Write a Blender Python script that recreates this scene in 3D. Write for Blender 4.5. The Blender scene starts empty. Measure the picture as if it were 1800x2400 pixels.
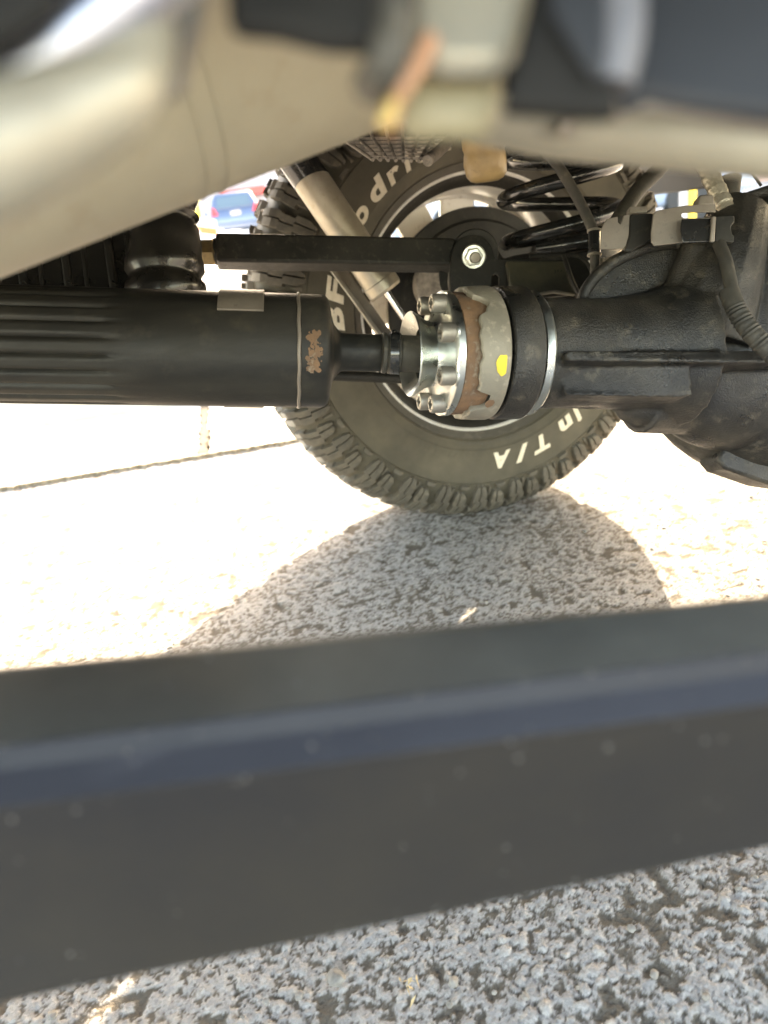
import bpy, bmesh, math, random
import numpy as np
from mathutils import Vector, Matrix
random.seed(7); rng = np.random.default_rng(7)
PI = math.pi; R_ = math.radians
sc = bpy.context.scene
COL = sc.collection

# ------------------------------------------------------------------ camera
CAM_H, PIT, ROLL, YAW = .564, .366, -.143, .246
cyw, syw = math.cos(YAW), math.sin(YAW)
_f0 = np.array([syw, cyw, 0.]); _r0 = np.array([cyw, -syw, 0.]); _u0 = np.array([0, 0, 1.])
_f = _f0*math.cos(PIT)-_u0*math.sin(PIT); _up = _u0*math.cos(PIT)+_f0*math.sin(PIT)
_r = _r0*math.cos(ROLL)+_up*math.sin(ROLL); _u = _up*math.cos(ROLL)-_r0*math.sin(ROLL)
O = np.array([0, 0, CAM_H]); F = 1733.
cd = bpy.data.cameras.new('camera'); cam = bpy.data.objects.new('camera', cd); COL.objects.link(cam)
cd.sensor_fit = 'VERTICAL'; cd.sensor_height = 36; cd.lens = 26
cd.clip_start = .01; cd.clip_end = 2000
cam.matrix_world = Matrix(((_r[0], _u[0], -_f[0], 0), (_r[1], _u[1], -_f[1], 0), (_r[2], _u[2], -_f[2], CAM_H), (0, 0, 0, 1)))
cd.dof.use_dof = True; cd.dof.focus_distance = .74; cd.dof.aperture_fstop = 5.6
sc.camera = cam
# ------------------------------------------------------------------ world, sun, exposure
SUN = np.array([.68, 1., .60]); SUN = SUN/np.linalg.norm(SUN)
w = bpy.data.worlds.new('World'); sc.world = w; w.use_nodes = True
nt = w.node_tree; nt.nodes.clear()
wo = nt.nodes.new('ShaderNodeOutputWorld'); bg = nt.nodes.new('ShaderNodeBackground'); sky = nt.nodes.new('ShaderNodeTexSky')
sky.sky_type = 'NISHITA'; sky.sun_disc = False; sky.sun_elevation = math.asin(SUN[2]); sky.sun_rotation = math.atan2(SUN[0], SUN[1])
sky.altitude = 300; sky.dust_density = 3.0; sky.ozone_density = .6
bg.inputs['Strength'].default_value = .15
nt.links.new(sky.outputs[0], bg.inputs['Color']); nt.links.new(bg.outputs[0], wo.inputs['Surface'])
sl = bpy.data.lights.new('sun', 'SUN'); so = bpy.data.objects.new('sun', sl); COL.objects.link(so)
sl.energy = 2.0; sl.angle = R_(.6); sl.color = (1, .975, .94)
so.rotation_euler = Vector(SUN.tolist()).to_track_quat('Z', 'Y').to_euler()
vs = sc.view_settings; vs.view_transform = 'Standard'; vs.look = 'None'; vs.gamma = 1; vs.use_curve_mapping = False
vs.exposure = 4.0
vs.use_white_balance = True; vs.white_balance_temperature = 9100; vs.white_balance_tint = 13
sc.cycles.max_bounces = 10; sc.cycles.diffuse_bounces = 7; sc.cycles.use_denoising = True

# ------------------------------------------------------------------ helpers
def AT(px, py, d):
    """real point seen at a picture position, d metres in front of the lens"""
    return O + d*(_f+((px-900)/F)*_r-((py-1200)/F)*_u)
def ATY(px, py, Y):
    v = _f+((px-900)/F)*_r-((py-1200)/F)*_u
    return O+v*(Y/v[1])
def ATZ(px, py, z):
    v = _f+((px-900)/F)*_r-((py-1200)/F)*_u
    return O+v*((z-CAM_H)/v[2])
WPOS = {}
def wp(o): return WPOS.get(o.name, np.zeros(3)) if o else np.zeros(3)
def empty(name, loc, parent=None):
    o = bpy.data.objects.new(name, None); COL.objects.link(o); o.empty_display_size = .1
    loc = np.array(loc, float); o.location = (loc-wp(parent)).tolist()
    if parent: o.parent = parent
    WPOS[o.name] = loc
    return o
def tag(o, label=None, cat=None, group=None, kind=None):
    if label: o['label'] = label
    if cat: o['category'] = cat
    if group: o['group'] = group
    if kind: o['kind'] = kind
    return o
def mesh(name, V, Fc, m=None, parent=None, smooth=35, bevel=0, origin=None, seg=2):
    V = np.array(V, float)
    o0 = V.mean(0) if origin is None else np.array(origin, float)
    me = bpy.data.meshes.new(name); me.from_pydata((V-o0).tolist(), [], [tuple(map(int, f)) for f in Fc]); me.update()
    bm = bmesh.new(); bm.from_mesh(me); bmesh.ops.recalc_face_normals(bm, faces=bm.faces); bm.to_mesh(me); bm.free()
    if smooth:
        me.polygons.foreach_set('use_smooth', [True]*len(me.polygons)); me.set_sharp_from_angle(angle=R_(smooth))
    if m: me.materials.append(m)
    o = bpy.data.objects.new(name, me); COL.objects.link(o)
    o.location = (o0-wp(parent)).tolist()
    if parent: o.parent = parent
    WPOS[o.name] = o0
    if bevel:
        b = o.modifiers.new('bevel', 'BEVEL'); b.width = bevel; b.segments = seg; b.limit_method = 'ANGLE'; b.angle_limit = R_(40)
    return o
def copyo(src, parent, M=None):
    o = src.copy(); COL.objects.link(o); o.parent = parent
    if M is not None: o.matrix_local = M
    return o
def nrm(v): v = np.array(v, float); return v/np.linalg.norm(v)
def frame(ax, ref=(0, 0, 1)):
    ax = nrm(ax); a = np.cross(ref, ax)
    if np.linalg.norm(a) < .05: a = np.cross((0, 1, 0), ax)
    a = nrm(a); return ax, a, np.cross(ax, a)
def lathe(A, B, prof, n=64, mod=None, close=True):
    A = np.array(A, float); B = np.array(B, float); ax, a, b = frame(B-A); V = []; Fc = []
    for i, (t, r) in enumerate(prof):
        for k in range(n):
            th = 2*PI*k/n
            rr, tt = (r, t) if mod is None else mod(r, t, th)
            V.append(A+(B-A)*tt+(a*math.cos(th)+b*math.sin(th))*rr)
    for i in range(len(prof)-1):
        for k in range(n):
            k2 = (k+1) % n; Fc.append((i*n+k, i*n+k2, (i+1)*n+k2, (i+1)*n+k))
    if close:
        V.append(A+(B-A)*prof[0][0]); c = len(V)-1; Fc += [(k, (k+1) % n, c) for k in range(n)]
        V.append(A+(B-A)*prof[-1][0]); c = len(V)-1; q = (len(prof)-1)*n; Fc += [(q+k, q+(k+1) % n, c) for k in range(n)]
    return V, Fc
def smoothpath(P, sub=6):
    P = [np.array(p, float) for p in P]
    if len(P) < 3 or sub < 2: return P
    Q = [2*P[0]-P[1]]+P+[2*P[-1]-P[-2]]; out = []
    for i in range(1, len(Q)-2):
        for s in range(sub):
            t = s/sub
            out.append(.5*((2*Q[i])+(-Q[i-1]+Q[i+1])*t+(2*Q[i-1]-5*Q[i]+4*Q[i+1]-Q[i+2])*t*t+(-Q[i-1]+3*Q[i]-3*Q[i+1]+Q[i+2])*t**3))
    out.append(P[-1]); return out
def tube(P, rad, n=16, sub=6, rfun=None):
    P = smoothpath(P, sub); m = len(P); V = []; Fc = []
    T = [nrm(P[min(i+1, m-1)]-P[max(i-1, 0)]) for i in range(m)]
    _, a, _b = frame(T[0])
    for i in range(m):
        a = nrm(a-T[i]*np.dot(a, T[i])); b = np.cross(T[i], a); r = rad if rfun is None else rfun(i/(m-1))
        for k in range(n):
            th = 2*PI*k/n; V.append(P[i]+(a*math.cos(th)+b*math.sin(th))*r)
    for i in range(m-1):
        for k in range(n):
            k2 = (k+1) % n; Fc.append((i*n+k, i*n+k2, (i+1)*n+k2, (i+1)*n+k))
    V.append(P[0]); c = len(V)-1; Fc += [(k, (k+1) % n, c) for k in range(n)]
    V.append(P[-1]); c = len(V)-1; q = (m-1)*n; Fc += [(q+k, q+(k+1) % n, c) for k in range(n)]
    return V, Fc
def prism(P, th, direc=None):
    """polygon of points, given thickness away from the lens side"""
    P = [np.array(p, float) for p in P]; d = nrm(_f if direc is None else direc)*th; n = len(P)
    V = P+[p+d for p in P]
    return V, [tuple(range(n)), tuple(range(2*n-1, n-1, -1))]+[(i, (i+1) % n, n+(i+1) % n, n+i) for i in range(n)]
def plate_px(pts, d, th):
    return prism([AT(p[0], p[1], p[2] if len(p) > 2 else d) for p in pts], th)
def box(c, s, R=None):
    c = np.array(c, float); V = []
    for x in (-1, 1):
        for y in (-1, 1):
            for z in (-1, 1):
                v = np.array([x*s[0]/2, y*s[1]/2, z*s[2]/2]); V.append(c+(v if R is None else R@v))
    return V, [(0, 1, 3, 2), (4, 6, 7, 5), (0, 4, 5, 1), (2, 3, 7, 6), (0, 2, 6, 4), (1, 5, 7, 3)]
def join(*L):
    V = []; Fc = []
    for v, f in L:
        b = len(V); V += list(v); Fc += [tuple(i+b for i in q) for q in f]
    return V, Fc
def bar(A, B, wdt, hgt, ref=None, taper=1.):
    A = np.array(A, float); B = np.array(B, float); ax = nrm(B-A); n2 = nrm(np.cross(ax, _f if ref is None else ref)); n3 = np.cross(ax, n2); V = []
    for P, s in ((A, 1), (B, taper)):
        for i, j in ((-1, -1), (1, -1), (1, 1), (-1, 1)): V.append(P+n2*i*wdt/2*s+n3*j*hgt/2*s)
    return V, [(0, 1, 2, 3), (7, 6, 5, 4), (0, 4, 5, 1), (1, 5, 6, 2), (2, 6, 7, 3), (3, 7, 4, 0)]

# ------------------------------------------------------------------ materials
def mat(name, c1, c2=None, rough=.5, metal=0, scale=20, spots=None, sscale=60, samt=.5, bump=0, bscale=120, r2=None, coat=0, mix=(.35, .65), rnd=0, streak=None, spec=.5):
    m = bpy.data.materials.new(name); m.use_nodes = True; N = m.node_tree.nodes; L = m.node_tree.links; b = N['Principled BSDF']
    tc = N.new('ShaderNodeTexCoord'); src = tc.outputs['Object']
    if streak:
        mp = N.new('ShaderNodeMapping'); mp.inputs['Scale'].default_value = streak; L.new(src, mp.inputs['Vector']); src2 = mp.outputs[0]
    else: src2 = src
    def noise(s, det=6, v=None):
        n = N.new('ShaderNodeTexNoise'); n.inputs['Scale'].default_value = s; n.inputs['Detail'].default_value = det; n.inputs['Roughness'].default_value = .62
        L.new(src if v is None else v, n.inputs['Vector']); return n
    def ramp(inp, a, c, ca=(0, 0, 0, 1), cb=(1, 1, 1, 1)):
        r = N.new('ShaderNodeValToRGB'); r.color_ramp.elements[0].position = a; r.color_ramp.elements[1].position = c
        r.color_ramp.elements[0].color = ca; r.color_ramp.elements[1].color = cb; L.new(inp, r.inputs[0]); return r
    c2 = c2 or c1
    n1 = noise(scale, 7, src2); rp = ramp(n1.outputs['Fac'], mix[0], mix[1], (*c1, 1), (*c2, 1)); colr = rp.outputs[0]
    if spots:
        n2 = noise(sscale, 4); r2_ = ramp(n2.outputs['Fac'], .56, .68)
        mm = N.new('ShaderNodeMath'); mm.operation = 'MULTIPLY'; mm.inputs[1].default_value = samt; L.new(r2_.outputs[0], mm.inputs[0])
        mx = N.new('ShaderNodeMix'); mx.data_type = 'RGBA'; L.new(mm.outputs[0], mx.inputs[0]); L.new(colr, mx.inputs[6]); mx.inputs[7].default_value = (*spots, 1); colr = mx.outputs[2]
    if rnd:
        oi = N.new('ShaderNodeObjectInfo'); hs = N.new('ShaderNodeHueSaturation'); mr = N.new('ShaderNodeMapRange')
        mr.inputs[3].default_value = 1-rnd; mr.inputs[4].default_value = 1+rnd; L.new(oi.outputs['Random'], mr.inputs[0]); L.new(mr.outputs[0], hs.inputs['Value']); L.new(colr, hs.inputs['Color']); colr = hs.outputs[0]
    L.new(colr, b.inputs['Base Color'])
    if r2 is not None:
        n3 = noise(scale*1.7, 5, src2); mr = N.new('ShaderNodeMapRange'); mr.inputs[1].default_value = .35; mr.inputs[2].default_value = .65; mr.inputs[3].default_value = rough; mr.inputs[4].default_value = r2
        L.new(n3.outputs['Fac'], mr.inputs[0]); L.new(mr.outputs[0], b.inputs['Roughness'])
    else: b.inputs['Roughness'].default_value = rough
    b.inputs['Metallic'].default_value = metal; b.inputs['Specular IOR Level'].default_value = spec; b.inputs['Coat Weight'].default_value = coat; b.inputs['Coat Roughness'].default_value = .08
    if bump:
        n4 = noise(bscale, 5); bp = N.new('ShaderNodeBump'); bp.inputs['Strength'].default_value = 1; bp.inputs['Distance'].default_value = bump
        L.new(n4.outputs['Fac'], bp.inputs['Height']); L.new(bp.outputs[0], b.inputs['Normal'])
    return m
M = dict(
 rubber=mat('tyre_rubber', (.050, .046, .038), (.085, .076, .06), .75, scale=9, spots=(.13, .11, .085), sscale=45, samt=.5, bump=.0006, bscale=220),
 block=mat('tread_rubber', (.06, .054, .044), (.105, .092, .07), .8, scale=40, spots=(.15, .125, .09), sscale=70, samt=.5, bump=.0008, bscale=260, rnd=.15),
 sidewall=mat('sidewall_rubber', (.055, .050, .038), (.105, .093, .068), .6, spec=.25, scale=8, r2=.75, spots=(.085, .075, .06), sscale=30, samt=.4, bump=.0003, bscale=400),
 worn=mat('worn_sunlit_tread_face', (.24, .23, .21), (.33, .315, .29), .75, scale=30, bump=.0006, bscale=200),  # worn rubber, its grey lightened to stand in for sunlight on the tread
 ring=mat('dusty_grey_steel', (.25, .225, .175), (.20, .18, .14), .55, metal=.25, scale=22, spots=(.42, .37, .29), sscale=120, samt=.5, bump=.0004, bscale=240),
 white=mat('white_letter_rubber', (.72, .66, .54), (.6, .53, .41), .6, scale=60, bump=.0003, bscale=200),
 black=mat('satin_black_paint', (.013, .0127, .011), (.029, .027, .022), .45, spec=.28, scale=14, r2=.6, spots=(.1, .09, .07), sscale=140, samt=.25, bump=.00025, bscale=350),
 gloss=mat('gloss_black_coat', (.012, .012, .012), (.02, .02, .019), .16, scale=12, r2=.3, spots=(.09, .08, .065), sscale=120, samt=.22, coat=.5, bump=.0002, bscale=60),
 plastic=mat('black_plastic', (.012, .011, .010), (.02, .019, .016), .22, scale=9, r2=.38, coat=.3, spots=(.07, .06, .05), sscale=60, samt=.2),
 cast=mat('painted_cast_iron', (.009, .0088, .008), (.050, .043, .033), .25, spec=.5, scale=13, r2=.62, spots=(.13, .11, .08), sscale=55, samt=.4, mix=(.40, .72), bump=.0011, bscale=520),
 zinc=mat('zinc_plated_steel', (.62, .64, .60), (.46, .48, .45), .24, metal=1, scale=26, r2=.42, bump=.0003, bscale=180),
 steel=mat('dull_grey_steel', (.36, .33, .28), (.25, .225, .19), .42, metal=.75, scale=24, r2=.6, spots=(.3, .25, .19), sscale=110, samt=.5, bump=.0004, bscale=240),
 rust=mat('rusty_steel', (.21, .115, .06), (.12, .07, .042), .8, scale=60, spots=(.32, .27, .2), sscale=120, samt=.5, bump=.0012, bscale=200),
 shock=mat('shock_aluminium', (.46, .42, .34), (.36, .325, .26), .36, metal=.7, scale=20, r2=.5, spots=(.32, .27, .2), sscale=120, samt=.4, streak=(1, 1, 1), bump=.0002, bscale=300),
 chrome=mat('polished_rod', (.8, .8, .78), (.7, .7, .68), .12, metal=1),
 rim=mat('wheel_alloy', (.80, .79, .76), (.68, .67, .63), .34, metal=.25, scale=9, r2=.5, spots=(.3, .26, .2), sscale=60, samt=.4),
 amber=mat('amber_urethane', (.52, .37, .18), (.40, .28, .14), .35, scale=22, spots=(.07, .055, .04), sscale=28, samt=.85, bump=.0015, bscale=60),
 dust=mat('dusty_plastic', (.16, .14, .12), (.36, .32, .27), .7, scale=70, spots=(.45, .38, .3), sscale=130, samt=.6, bump=.001, bscale=200),
 beige=mat('dusty_beige_coating', (.235, .208, .148), (.33, .295, .22), .55, metal=.1, scale=4, spots=(.22, .17, .11), sscale=38, samt=.3, r2=.7, bump=.0002, bscale=90),
 cream=mat('cream_coating', (.40, .37, .29), (.24, .215, .165), .3, metal=.4, scale=10, r2=.5),
 hose=mat('rubber_hose', (.03, .028, .024), (.06, .054, .043), .6, spec=.3, scale=30, spots=(.14, .12, .09), sscale=90, samt=.5, bump=.0006, bscale=160),
 foil=mat('crinkled_foil_sleeve', (.66, .6, .48), (.5, .45, .35), .32, metal=.6, scale=40, bump=.004, bscale=55),
 brass=mat('zinc_yellow_nut', (.44, .32, .16), (.30, .22, .13), .35, metal=.8, scale=60, spots=(.34, .1, .05), sscale=60, samt=.6, bump=.0004, bscale=200),
 bracket=mat('bracket_steel', (.17, .145, .12), (.23, .20, .165), .5, metal=.3, scale=30, spots=(.07, .06, .05), sscale=120, samt=.4, bump=.0002, bscale=300),
 orange=mat('orange_plastic', (.42, .20, .11), (.45, .24, .13), .45), yellow=mat('yellow_paint', (.78, .58, .05), (.70, .50, .05), .5),
 olive=mat('olive_coating', (.22, .19, .11), (.27, .235, .145), .5, scale=15), silver=mat('bright_metal_pipe', (.40, .42, .48), (.34, .35, .40), .34, metal=.95, scale=8, r2=.3),
 body=mat('underbody_coating', spec=.12, c1=(.008, .008, .008), c2=(.018, .017, .015), rough=.65, scale=10, bump=.001, bscale=80),
 slate=mat('slate_black_panel', spec=.2, c1=(.016, .018, .021), c2=(.026, .028, .031), rough=.5, scale=6),
 rail=mat('powder_coated_step', spec=.16, c1=(.011, .0115, .014), c2=(.024, .0215, .018), rough=.62, scale=3.5, r2=.7, spots=(.22, .2, .17), sscale=210, samt=.0, bump=.0002, bscale=200),
 carblue=mat('silver_blue_car_paint', (.055, .09, .16), (.07, .105, .175), .3, metal=.4, coat=.8), carglass=mat('car_window_glass', (.05, .09, .12), (.06, .10, .13), .06, coat=1),
 red=mat('red_lamp_plastic', (.6, .03, .03), (.6, .03, .03), .2, coat=.5), carblack=mat('car_tyre', (.03, .03, .03), None, .8),
 brick=mat('pink_brick', (.42, .27, .22), (.5, .34, .28), .85, scale=3, rnd=.12), stucco=mat('lilac_grey_render', (.40, .38, .41), (.46, .43, .45), .9, scale=.8),
 tan=mat('tan_render', (.50, .44, .36), (.45, .40, .33), .9, scale=1.2), bred=mat('red_awning', (.6, .08, .07), (.65, .1, .08), .7),
 wglass=mat('shop_window', (.10, .13, .14), (.2, .22, .2), .1), postgrey=mat('grey_post_steel', (.32, .33, .36), (.26, .27, .3), .4, metal=.5),
 snow=mat('snow', (.82, .85, .9), (.75, .79, .86), .6, scale=9, bump=.02, bscale=14), whitep=mat('white_plastic', (.8, .8, .8), None, .5),
 conc=mat('pale_concrete', (.42, .39, .33), (.50, .47, .40), .85, scale=5, spots=(.27, .24, .19), sscale=60, samt=.35, bump=.0016, bscale=200),
)
# ground material: worn, pale asphalt with stones
def ground_mat(name, fine):
    m = bpy.data.materials.new(name); m.use_nodes = True; N = m.node_tree.nodes; L = m.node_tree.links; b = N['Principled BSDF']
    tc = N.new('ShaderNodeTexCoord')
    def vor(s, f='F1'):
        v = N.new('ShaderNodeTexVoronoi'); v.inputs['Scale'].default_value = s; v.feature = f; L.new(tc.outputs['Object'], v.inputs['Vector']); return v
    def noi(s, d=6):
        v = N.new('ShaderNodeTexNoise'); v.inputs['Scale'].default_value = s; v.inputs['Detail'].default_value = d; v.inputs['Roughness'].default_value = .65; L.new(tc.outputs['Object'], v.inputs['Vector']); return v
    def rmp(i, els):
        r = N.new('ShaderNodeValToRGB'); c = r.color_ramp
        while len(c.elements) < len(els): c.elements.new(.5)
        for e, (p, q) in zip(c.elements, els): e.position = p; e.color = (*q, 1)
        L.new(i, r.inputs[0]); return r.outputs[0]
    def mix(fac, a, c, bt='MIX'):
        x = N.new('ShaderNodeMix'); x.data_type = 'RGBA'; x.blend_type = bt
        if hasattr(fac, 'links'): L.new(fac, x.inputs[0])
        else: x.inputs[0].default_value = fac
        L.new(a, x.inputs[6])
        if hasattr(c, 'links'): L.new(c, x.inputs[7])
        else: x.inputs[7].default_value = (*c, 1)
        return x.outputs[2]
    base = rmp(noi(3.2, 8).outputs['Fac'], [(.3, (.36, .335, .31)), (.7, (.44, .412, .38))])
    st = vor(150); stc = rmp(st.outputs['Color'], [(0, (.19, .18, .175)), (.55, (.31, .30, .29)), (.8, (.40, .38, .35)), (1, (.48, .43, .36))])
    col = mix(.55, base, stc)
    st2 = vor(420); col = mix(.35, col, rmp(st2.outputs['Color'], [(0, (.16, .155, .15)), (1, (.50, .48, .44))]))
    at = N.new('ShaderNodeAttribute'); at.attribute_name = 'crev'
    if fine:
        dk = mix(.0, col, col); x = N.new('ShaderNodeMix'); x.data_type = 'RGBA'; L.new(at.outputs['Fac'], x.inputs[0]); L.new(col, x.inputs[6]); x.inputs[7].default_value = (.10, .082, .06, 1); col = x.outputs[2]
    L.new(col, b.inputs['Base Color']); b.inputs['Roughness'].default_value = .92; b.inputs['Specular IOR Level'].default_value = .15
    bp = N.new('ShaderNodeBump'); bp.inputs['Distance'].default_value = .0016 if fine else .006; L.new(noi(420 if fine else 150, 4).outputs['Fac'], bp.inputs['Height'])
    L.new(bp.outputs[0], b.inputs['Normal']); return m
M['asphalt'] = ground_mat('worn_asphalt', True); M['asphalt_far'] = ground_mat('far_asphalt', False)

# ------------------------------------------------------------------ ground
KL = np.array([-.616, 2.326]); KD = nrm([.866, -.1465]); KN = np.array([-KD[1], KD[0]])
def kpt(s, n, z): p = KL+KD*s+KN*n; return np.array([p[0], p[1], z])
V, Fc = [], []
ys = [-3000, -30, 0, 6, 10, 20, 30, 34, 60, 3000]; xs = [-3000, -60, -20, 0, 20, 60, 3000]
def terr(y): return -.02+max(0, min(y-5, 27))*.038
for y in ys:
    for x in xs: V.append((x, y, terr(y)))
for i in range(len(ys)-1):
    for j in range(len(xs)-1): a = i*len(xs)+j; Fc.append((a, a+1, a+1+len(xs), a+len(xs)))
tag(mesh('ground', V, Fc, M['asphalt_far'], smooth=0, origin=(0, 0, 0)), kind='structure')

def h2(ix, iy, k):
    v = np.sin(ix*127.1+iy*311.7+k*74.7)*43758.5453; return v-np.floor(v)
def stones(X, Y, cell, lo, hi, k):
    """height of a layer of rounded stones"""
    u = X/cell; v = Y/cell; iu = np.floor(u); iv = np.floor(v); best = np.zeros_like(X)
    for di in (-1, 0, 1):
        for dj in (-1, 0, 1):
            cx = iu+di; cy = iv+dj; px = cx+.15+.7*h2(cx, cy, k); py = cy+.15+.7*h2(cx, cy, k+1)
            r = lo+(hi-lo)*h2(cx, cy, k+2)**1.6; el = .75+.5*h2(cx, cy, k+3); ang = h2(cx, cy, k+4)*PI
            dx = u-px; dy = v-py; ca = np.cos(ang); sa = np.sin(ang); a = (dx*ca+dy*sa)*el; b = (-dx*sa+dy*ca)/el
            q = 1-(a*a+b*b)/(r*r); hh = np.sqrt(np.clip(q, 0, 1))*r*(.55+.45*h2(cx, cy, k+5)); best = np.maximum(best, hh)
    return best*cell
def vnoise(X, Y, s, k):
    u = X/s; v = Y/s; iu = np.floor(u); iv = np.floor(v); fu = u-iu; fv = v-iv; fu = fu*fu*(3-2*fu); fv = fv*fv*(3-2*fv)
    return (h2(iu, iv, k)*(1-fu)+h2(iu+1, iv, k)*fu)*(1-fv)+(h2(iu, iv+1, k)*(1-fu)+h2(iu+1, iv+1, k)*fu)*fv
def asphalt_patch():
    Yr = [.08]
    while Yr[-1] < 2.9: Yr.append(Yr[-1]+max(.0013, .0032*Yr[-1]))
    Yr = np.array(Yr); U = np.arange(-1.0, 1.35, .0030); nx = len(U); ny = len(Yr)
    YY, UU = np.meshgrid(Yr, U, indexing='ij'); XX = UU*(YY+.12)
    XX = XX+rng.uniform(-.0003, .0003, XX.shape)
    # local roughness patches: loose stony near the lens, worn smoother under the tyre
    rough = np.clip(vnoise(XX, YY, .12, 3)*1.3-.15+np.clip(.75-YY, 0, .5)*1.6, .25, 1.3)
    base = (vnoise(XX, YY, .03, 41)-.5)*.0012+(vnoise(XX, YY, .012, 42)-.5)*.0009
    H1 = stones(XX, YY, .0029, .50, .78, 11)*.45
    H = np.maximum(H1, stones(XX, YY, .0060, .12, .56, 21)*rough*.50)
    big = stones(XX, YY, .0135, .08, .46, 31); keep = (vnoise(XX, YY, .04, 5) > .5)
    H = np.maximum(H, big*keep*rough*.55)
    fine = (vnoise(XX, YY, .0021, 8)-.5)*.0011+(vnoise(XX, YY, .005, 9)-.5)*.0015
    lowf = (vnoise(XX, YY, .35, 4)-.5)*.006+(vnoise(XX, YY, .09, 6)-.5)*.003
    pits = np.clip(vnoise(XX, YY, .016, 12)-.76, 0, .3)*.008
    Z = H+fine+base+lowf-pits-.004
    q0 = H+fine*1.2-pits*1.5
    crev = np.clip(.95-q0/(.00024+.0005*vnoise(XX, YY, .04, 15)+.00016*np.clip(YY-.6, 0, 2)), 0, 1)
    n = KL[None]; dist = (XX-KL[0])*KN[0]+(YY-KL[1])*KN[1]
    XY = np.stack([XX, YY], -1); over = dist > -.030+.016*vnoise(XX, YY, .03, 51)+.010*vnoise(XX, YY, .2, 52)
    Z = np.where(over, -.016, Z); crev = np.where(over, .95, crev); over = dist > .03
    co = np.stack([XX, YY, Z], -1).reshape(-1, 3).astype(np.float32)
    idx = np.arange(nx*ny).reshape(ny, nx); q = np.stack([idx[:-1, :-1], idx[:-1, 1:], idx[1:, 1:], idx[1:, :-1]], -1)
    ok = ~(over[:-1, :-1] & over[1:, 1:]); q = q[ok]
    me = bpy.data.meshes.new('asphalt'); me.vertices.add(len(co)); me.vertices.foreach_set('co', co.ravel())
    me.loops.add(q.size); me.loops.foreach_set('vertex_index', q.ravel().astype(np.int32)); me.polygons.add(len(q))
    me.polygons.foreach_set('loop_start', np.arange(0, q.size, 4, dtype=np.int32)); me.update(calc_edges=True)
    me.polygons.foreach_set('use_smooth', np.ones(len(q), bool))
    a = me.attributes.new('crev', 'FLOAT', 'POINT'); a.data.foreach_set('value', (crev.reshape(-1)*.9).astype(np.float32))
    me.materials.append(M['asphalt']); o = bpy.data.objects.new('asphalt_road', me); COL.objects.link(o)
    tag(o, kind='structure')
asphalt_patch()
# loose stones lying on the asphalt (uncountable)
def pebbles():
    V = []; Fc = []
    for i in range(420):
        y = .12+1.0*random.random()**1.6; x = random.uniform(-.75, .95)*(y+.25); r = random.uniform(.0012, .0045) if random.random() < .93 else random.uniform(.005, .009)
        if r > .005 and y > .6: continue
        bm = bmesh.new(); bmesh.ops.create_icosphere(bm, subdivisions=1 if r < .003 else 2, radius=r)
        sx, sy, sz = random.uniform(.8, 1.3), random.uniform(.7, 1), random.uniform(.5, .75); a = random.uniform(0, PI)
        b = len(V)
        for v in bm.verts:
            k = 1+random.uniform(-.2, .16); X, Y, Z = v.co.x*sx*k, v.co.y*sy*k, v.co.z*sz*k
            V.append((x+X*math.cos(a)-Y*math.sin(a), y+X*math.sin(a)+Y*math.cos(a), -.0005+r*.25+Z))
        bm.verts.index_update(); Fc += [tuple(b+v.index for v in f.verts) for f in bm.faces]; bm.free()
    m = mat('pebble_stone', (.12, .112, .10), (.27, .25, .22), .75, scale=90, mix=(.3, .7), bump=.0006, bscale=500)
    tag(mesh('loose_gravel', V, Fc, m, smooth=40, origin=(0, 0, 0)), 'loose grey pebbles scattered over the rough asphalt', 'gravel', kind='stuff')
pebbles()
# a few dry bits of leaf and straw on the asphalt at bottom
t = empty('dry_leaf_litter', ATZ(960, 2330, 0))
tag(t, 'small heap of dry tan straw and leaf bits on the asphalt near the bottom edge', 'leaf litter')
mleaf = mat('dry_leaf', (.55, .42, .22), (.38, .27, .14), .7, scale=80)
for i in range(9):
    c = ATZ(945+random.uniform(-28, 45), 2320+random.uniform(-30, 40), .003); a = random.uniform(0, PI); L_ = random.uniform(.004, .011); W_ = random.uniform(.0008, .003)
    d = np.array([math.cos(a), math.sin(a), random.uniform(-.15, .6)]); s = np.array([-math.sin(a), math.cos(a), .2])
    mesh('leaf_fragment', [c-d*L_/2-s*W_/3, c-s*W_/2, c+d*L_/2, c+s*W_/2+np.array([0, 0, .0008]), c+np.array([0, 0, -.0004])], [(0, 1, 3), (1, 2, 3), (0, 4, 1), (1, 4, 2), (2, 4, 3), (3, 4, 0)], mleaf, t, smooth=0)
# ------------------------------------------------------------------ gutter, kerb, pavement beyond the tyre
g = empty('gutter', kpt(0, .3, 0)); tag(g, kind='structure')
s0 = float(np.dot(ATZ(481, 1060, 0)[:2]-KL, KD)); nj = float(np.dot(ATZ(481, 953, 0)[:2]-KL, KN))
GW = .85
for k in range(-3, 4):
    a = s0+k*1.8+.011; b = s0+(k+1)*1.8-.011; a = max(a, -6); n = 14; VV = []; FF = []
    for i in range(n+1):
        s = a+(b-a)*i/n; j = random.uniform(-.006, .006)
        VV += [kpt(s, j, .002), kpt(s, GW, .004), kpt(s, GW, -.03), kpt(s, j, -.03)]
    for i in range(n):
        for q in range(4): FF.append((i*4+q, i*4+(q+1) % 4, (i+1)*4+(q+1) % 4, (i+1)*4+q))
    FF += [(0, 1, 2, 3), (n*4+3, n*4+2, n*4+1, n*4)]
    mesh('concrete_slab', VV, FF, M['conc'], g, bevel=.003)
bit = mat('joint_tar', (.14, .12, .09), (.30, .25, .18), .8, scale=60, spec=.2)
bitd = mat('joint_tar_dark', (.03, .025, .018), (.07, .055, .035), .8, scale=60, spec=.2)
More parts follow.
